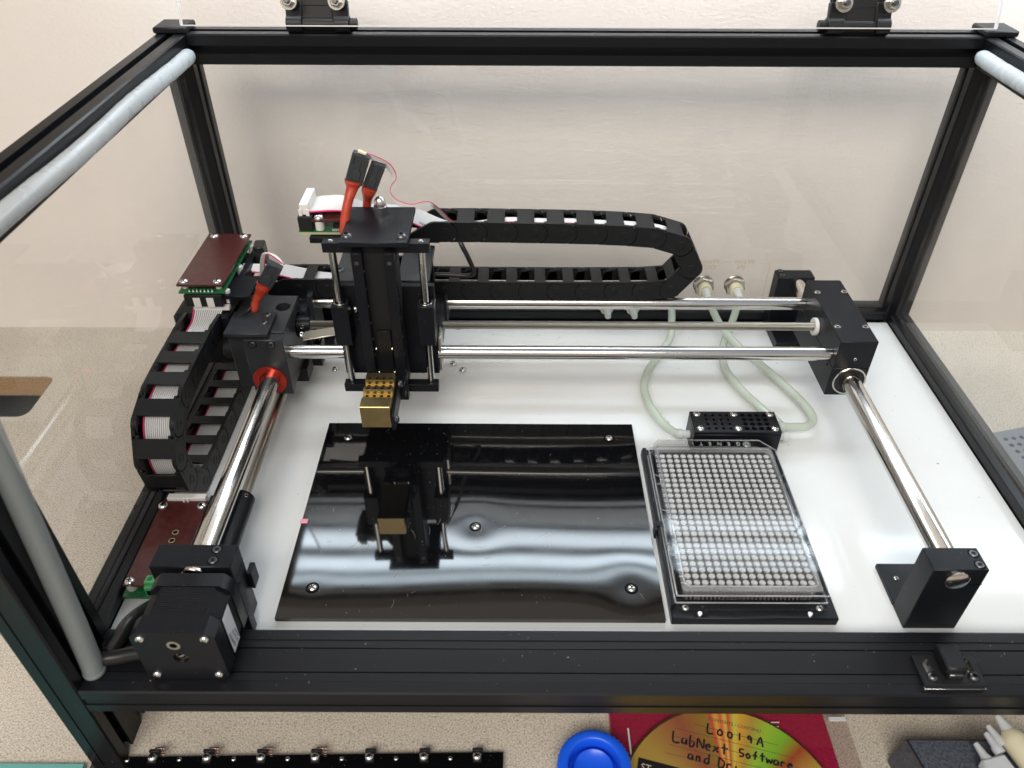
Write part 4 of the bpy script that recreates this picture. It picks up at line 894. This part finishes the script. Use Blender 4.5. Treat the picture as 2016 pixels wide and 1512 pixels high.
def plug(name, label, c, ax, ay, h, grp='black plugs with red sleeves'):
    t = thing(name, label, 'connector', c, grp); ax = Vector(ax).normalized(); c = Vector(c); ay = Vector(ay); ay = (ay-ax*ay.dot(ax)).normalized(); az = ax.cross(ay)
    put('housing', G().obox(c, ax, ay, h, .5), 'plug', t)
    # raised latch and side grips, on the face towards az
    s = 1 if az.y < 0 else -1; fz = az*s
    put('latch', G().obox(c+fz*(h[2]+.4)-ax*h[0]*.38, ax, ay, (h[0]*.34, h[1]*.5, .5), .2).obox(c+fz*(h[2]+.3)+ax*h[0]*.3, ax, ay, (h[0]*.45, h[1]*.26, .3), .1), 'plug', t)
    for q in (-1, 1): put('side_grip', G().obox(c+fz*(h[2]+.35)+ax*h[0]*.62+ay*q*h[1]*.8, ax, ay, (h[0]*.26, h[1]*.18, .6), .15), 'plug', t)
    return t
def sleeve(t, pts, radii, tail=None):
    P = smooth(pts, 6); n = len(P); R = []
    for i in range(n):
        f = i/(n-1)*(len(radii)-1); a = min(int(f), len(radii)-2); R.append(radii[a]*(1-f+a)+radii[a+1]*(f-a))
    put('heat_shrink', G().tube(P, R, 18), 'red_sleeve', t)
    if tail: put('wire', G().tube(smooth(tail, 6), 1.5, 10), 'blackcable', t)
c1 = plug('cable_connector', 'black plug on a red sleeve standing tallest above the pick head', (-94.0, 448, 183.6), (.36, .05, .93), (.93, 0, -.36), (9.3, 5.3, 3.0))
put('plug_mouth', G().obox((-90.3, 448.4, 193.2), (.36, .05, .93), (.93, 0, -.36), (.6, 2.6, 1.8), .2), 'syringe', c1)
sleeve(c1, [(-97.6, 447.4, 175.8), (-98.0, 447, 174.2), (-98.8, 445.8, 171.2), (-101, 442, 165.4), (-103.2, 438, 157.6), (-105, 434, 147.5)], [5.4, 5.2, 3.5, 2.9, 2.8, 2.8], [(-105, 434, 148.5), (-106, 436, 145)])
c2 = plug('cable_connector', 'black plug leaning right on a short red sleeve beside the tallest plug', (-85.2, 452, 177.4), (.42, .05, .9), (.9, 0, -.42), (8.5, 4.5, 3.0))
sleeve(c2, [(-88.6, 451.8, 170), (-90.0, 452.6, 166.8), (-92, 455.6, 160), (-93.6, 457.6, 152.6), (-94.6, 458.4, 146)], [4.9, 4.6, 2.9, 2.6, 2.5], [(-94.6, 458.4, 147), (-95, 458.4, 142)])
c3 = plug('cable_connector', 'black plug on a red sleeve tilted over the left end of the gantry', (-163.4, 455, 105.6), (.56, .1, .85), (.85, 0, -.5), (8.6, 5.2, 3.2))
sleeve(c3, [(-168.8, 454.6, 98.4), (-170.0, 454.4, 95.6), (-173, 454, 90.5), (-176.6, 453, 86), (-178.4, 451, 80), (-180.4, 449, 73.6+6)], [5.2, 4.8, 3.2, 2.8, 2.7, 2.7], [(-180, 449.5, 82), (-182.5, 447, 80.5), (-185, 444, 80), (-186.8, 441, 79)])
t = thing('ribbon_cable', 'narrow ribbon with bright pink edge curling from the two upper plugs into the long carrier', 'ribbon cable', (-70, 470, 150), 'ribbon cables')
sp = [(-90, 450, 192.6), (-84.5, 451, 190.6), (-79, 453, 187), (-75, 455, 183), (-72.4, 455, 177.5), (-73.2, 455, 173.2), (-76, 455, 169.7), (-77, 455, 165.2), (-74.4, 455, 160.8), (-69, 455, 158), (-63.4, 455, 157.2), (-57.7, 457, 157.8), (-53.5, 461, 155.8), (-49.8, 467, 149.8), (-46, 476, 140), (-42, 487, 129.5), (-36, 497, 121)]
rw = []
for i, p in enumerate(sp):
    p = Vector(p); d = Vector((-.75, .15, -.6)).normalized() if i < 5 else (Vector((.1, .05, -1)).normalized() if i < 13 else Vector((-.5, .5, -.5)).normalized())
    rw.append((p, p+d*(2 if i == 0 else 4.2)))
ribbon('ribbon', rw, 6, t)
t = thing('ribbon_cable', 'grey ribbon folded up and over behind the tilted plug at the left', 'ribbon cable', (-165, 462, 100), 'ribbon cables')
ribbon('ribbon', [(Vector((-153.5, 458, 110.5)), Vector((-157, 462, 113))), (Vector((-159, 461, 113.5)), Vector((-162, 465, 115.5))), (Vector((-164.5, 463, 116.5)), Vector((-168, 465, 116.2))), (Vector((-167.5, 466, 113)), Vector((-171.6, 467, 112))), (Vector((-171, 470, 103)), Vector((-175.5, 471, 102))), (Vector((-174.5, 474, 92)), Vector((-179, 475, 91)))], 5, t)
t = put('black_cable', G().tube(smooth([(-42, 498, 117), (-39, 494, 114), (-36.4, 489, 109.5), (-32.4, 487, 101.7), (-28.6, 486.6, 91), (-29.6, 486.8, 87), (-36.2, 487.5, 85.8), (-48.7, 487.5, 86.6), (-58, 486, 87.2), (-64, 480, 88)], 8), 1.7, 14), 'blackcable')
tagt(t, 'thin black cable looping from the upper to the lower run of the long carrier', 'cable')

# ------------------------------------------------------------------ things lying on the worktop in front
t = thing('clip_strip', 'long narrow black strip with seven screwed spring clips in front of the instrument', 'strip', (-110, 205, -62))
st = put('strip', G().prism([(-232, 207.6), (-232, 150), (-4.5, 150), (-4.5, 211.6)], (0, 0, -61.9), (1, 0, 0), (0, 1, 0), (0, 0, 4.4)), 'gloss', t)
ck = G().box(-2.4, 2.4, 1, 6.6, .1, 1.1, .2).box(-2.9, 2.9, 6.2, 8.0, .1, 2.6, .3); ckm = ck.mesh('spring_clip', 'matte')
ck2 = G().box(.2, 5.8, 7.6, 8.6, 2.7, 3.2, .1).box(4.0, 5.8, 5.2, 7.6, .6, 1.2, .1).mesh('clip_hook', 'copper')
for i, x in enumerate((-198.8, -168.7, -138.8, -108.7, -78.6, -48.4, -18.8)):
    y = 205.4+(x+200)*.008
    o = inst('spring_clip', ckm, (x, y-2, -57.5), t)
    if i < 4:
        c = bpy.data.objects.new('clip_hook', ck2); COL.objects.link(c); c.parent = o
    screw('pan', (x-.3, y+1.8, -56.4), t, (0, -.2, 1), .4, .85)
    if i < 6: screw('pan', (x+14.5, y+1.4, -57.6), t, (0, 0, 1), .2, .45)
screw('pan', (-213, 206.2, -57.6), t, (0, 0, 1), .2, .45)
t = thing('jar_lid', 'round blue plastic screw lid with a knurled rim', 'lid', (45, 198, -62))
cx, cy = 44.8, 199.2
kn = G(); n = 90; poly = [((20.1 if k % 2 else 19.6)*math.cos(2*math.pi*k/n), (20.1 if k % 2 else 19.6)*math.sin(2*math.pi*k/n)) for k in range(n)]
kn.add([(cx+u*q, cy+v*q, z) for q, z in ((1, -61.9), (1, -46.6), (.93, -46.2), (.93, -61.9)) for u, v in poly], [[a*n+i, a*n+(i+1) % n, (a+1)*n+(i+1) % n, (a+1)*n+i] for a in range(3) for i in range(n)])
put('knurled_rim', kn, 'blue', t, angle=20)
put('dished_top', G().lathe([(0, -5.2), (5, -4.8), (9.2, -3.4), (10.2, -2.6), (10.9, -3.2), (11.4, -10), (13.6, -10), (14.1, -.2), (15.0, .8), (18.4, .9), (19.4, .1), (19.6, -1), (19.5, -11), (0, -11.5)], (cx, cy, -46.4), (0, 0, 1), 56), 'blue', t, angle=50)
t = thing('disc_case', 'crimson-backed clear jewel case under the gold disc', 'disc case', (120, 180, -62))
case = put('card_insert', G().box(57, 182.5, 90, 238, -61.8, -60.4, .2), 'crimson', t)
put('clear_tray', G().box(57, 194.5, 90, 238.4, -60.2, -58.2, .3), 'jewel', t)
put('tray_mark', G().box(66.5, 67.5, 205, 226, -58.1, -57.8, .05).box(150, 155, 229.5, 230.1, -58.1, -57.8, .05).box(149, 154, 227, 227.5, -58.1, -57.8, .05).box(184, 194, 230.5, 233, -58.1, -57, .2), 'barb', t)
t = thing('recordable_disc', 'gold recordable disc with black handwriting in the crimson case', 'disc', (117.5, 177, -58))
dc = put('disc_body', G().ring((117.5, 177, -57.4), (117.5, 177, -56.2), 60, 7.5, 96), 'disc', t)
put('disc_rim', G().ring((117.5, 177, -57.4), (117.5, 177, -56.1), 60.3, 59.3, 96), 'brass', t)
bx_, by_ = Vector((.966, -.259, 0)), Vector((.259, .966, 0))
text('CONTENTS / CONTENU :', 2.7, (113.5, 230.2, -56.1), bx_, by_, 'print_grey', dc)
ln = G()
for (a, b), L_ in (((104.9, 227.5), 47), ((93.8, 225.2), 66), ((91.5, 220.6), 72), ((89, 215.6), 78), ((86, 211), 84)):
    p = Vector((a, b, -56.05)); ln.obox(p+bx_*L_/2, bx_, by_, (L_/2, .12, .02), 0)
put('ruled_lines', ln, 'print_grey', dc)
put('logo_box', G().obox(Vector((84, 200, -56.03)), bx_, by_, (15, 4.6, .03), 0), 'print_dark', dc)
text('ST', 5.4, (70.8, 201.6, -55.97), bx_, by_, 'print_tan', dc)
GL = {'L': ([(0, 1), (.05, 0), (.6, .05)],), '0': ([(.3, .7), (.05, .5), (.1, .1), (.4, .05), (.5, .4), (.3, .7)],), '1': ([(.25, .8), (.25, 0)],), '9': ([(.45, .6), (.2, .75), (.08, .5), (.35, .42), (.45, .65), (.42, 0)],),
 'A': ([(0, 0), (.35, .9), (.62, -.1)], [(.1, .35), (.55, .3)]), 'a': ([(.45, .5), (.15, .5), (.08, .1), (.4, .12), (.46, .5), (.55, 0)],), 'b': ([(.08, 1), (.08, 0), (.4, .05), (.45, .4), (.1, .42)],), 'N': ([(.02, 0), (.08, .9), (.55, .05), (.6, .95)],),
 'e': ([(.08, .3), (.45, .35), (.3, .58), (.08, .3), (.2, .02), (.5, .08)],), 'x': ([(.05, .55), (.5, 0)], [(.5, .55), (.02, 0)]), 't': ([(.28, .95), (.28, 0)], [(.02, .6), (.58, .6)]), 's': ([(.5, .8), (.15, .75), (.12, .45), (.48, .35), (.42, .02), (.05, .0)],),
 'o': ([(.28, .5), (.08, .3), (.2, .02), (.45, .2), (.28, .5)],), 'f': ([(.5, .9), (.28, .85), (.25, 0)], [(.05, .45), (.5, .5)]), 'w': ([(.02, .5), (.12, .02), (.3, .4), (.45, .02), (.6, .5)],), 'r': ([(.1, .5), (.1, 0)], [(.1, .35), (.25, .52), (.45, .48)]),
 'n': ([(.08, .5), (.08, 0), (.12, .4), (.35, .5), (.42, 0)],), 'd': ([(.45, .5), (.12, .45), (.1, .05), (.42, .1), (.47, 1), (.47, 0)],), 'D': ([(.12, .95), (.12, 0), (.5, .1), (.6, .6), (.05, .95)],), 'i': ([(.15, .5), (.15, 0)], [(.15, .72), (.18, .76)]), 'v': ([(.02, .5), (.22, 0), (.42, .5)],)}
def hand(s, p, size, step):
    p = Vector(p); g = G(); x = 0
    for ch in s:
        if ch == ' ': x += .55; continue
        for st_ in GL[ch]:
            jit = [Vector((u+random.uniform(-.03, .03), v+random.uniform(-.03, .03), 0)) for u, v in st_]
            q = smooth(jit, 4) if len(jit) > 2 else jit
            g.tube([p+bx_*(x+k.x)*size+by_*k.y*size for k in q], .55, 6)
        x += step
    put('handwriting', g, 'print_dark', dc)
hand('L0019A', (111.6, 222.6, -56.2), 5.4, 1.02); hand('LabNext', (91, 217.4, -56.2), 6.2, .72); hand('software', (126.5, 209.4, -56.2), 5.2, .72); hand('and Drivers', (97.6, 207.6, -56.2), 5.6, .8)
# dark box and plastic fittings at the right
t = thing('grey_box', 'dark textured plastic box in front of the instrument at the right', 'box', (250, 180, -62))
top = [(213, 208.4), (300, 208), (300, 120), (229, 120)]
bt = [(213, 208.4), (300, 208), (300, 120), (182, 120)]
g = G(); z1, z0 = -35, -61.9; vs = [(x, y, z1) for x, y in top]+[(x, y, z0) for x, y in [(211, 209.5), (301, 209), (301, 120), (226, 118)]]
g.add(vs, [[0, 3, 2, 1], [4, 5, 6, 7], [0, 1, 5, 4], [1, 2, 6, 5], [2, 3, 7, 6], [3, 0, 4, 7]])
put('box_shell', g, 'greybox', t)
put('top_edge', G().tube([(300, 208, -35.2), (213.2, 208.2, -35.2), (229, 120, -35.2)], .7, 8), 'darkside', t)
t = thing('pipette_fitting', 'cream plastic syringe barrel with cloudy tips lying on the dark box', 'syringe', (262, 200, -34))
put('barrel', G().lathe([(0, 0), (3.2, 0), (5.2, 2.4), (6.6, 6), (6.8, 40), (0, 40)], (261.8, 208.2, -24), (.34, -.93, -.12), 28), 'syringe', t)
put('tip', G().lathe([(0, 0), (1.5, 0), (2.6, 5), (3.4, 8), (0, 8)], (259.6, 215, -22), (.34, -.9, -.2), 20), 'syr_clear', t)
for p, d in (((254.5, 211.5, -26), (.35, -.92, -.1)), ((252.2, 208, -27), (.3, -.94, -.1)), ((245.4, 203.4, -29), (.28, -.95, -.1))):
    put('tip', G().lathe([(0, 0), (1.3, 0), (1.5, 1), (2.2, 6.5), (2.9, 8), (2.9, 11), (0, 11)], p, d, 18), 'syr_clear', t)
put('manifold', G().obox((251, 189, -29), (.95, .25, 0), (-.25, .95, 0), (7.5, 6.5, 3), 1.2), 'syr_clear', t)
# things at the far right and the teal sliver bottom left
t = thing('perforated_tray', 'dark grey tray with small holes beyond the right side pane', 'tray', (420, 440, -62))
tr_ = put('tray_sheet', G().prism([(378, 400), (391.3, 476.6), (470, 496), (470, 400)], (0, 0, -59), (1, 0, 0), (0, 1, 0), (0, 0, 3.5)), 'dome_side', t)
hl = []
for i in range(5):
    for j in range(4): hl.append(G().cyl((403+i*7+j*1.2, 470-j*7.2+i*1.2, -65), (403+i*7+j*1.2, 470-j*7.2+i*1.2, -50), 2, 14, 0))
cut(tr_, hl)
put('tray_shade', G().prism([(379, 401), (391.5, 475), (469, 494), (469, 401)], (0, 0, -61.9), (1, 0, 0), (0, 1, 0), (0, 0, .5)), 'hole', t)  # black sheet paints the shade below the tray and its holes
t = thing('white_bottle', 'edge of a rounded white object beside the grey tray at the right', 'container', (392, 404, -62))
put('bottle_body', G().lathe([(0, 0), (9, 0), (10, 1.2), (10, 12), (8, 15), (0, 16)], (391, 408, -55.4), (0, 0, 1), 36), 'white_pl', t)
t = thing('glass_sheet', 'teal glass edge just showing at the bottom left corner', 'glass sheet', (-290, 190, -62))
put('sheet', G().box(-420, -236, 100, 204.6, -61.9, -58, .3), 'teal', t)
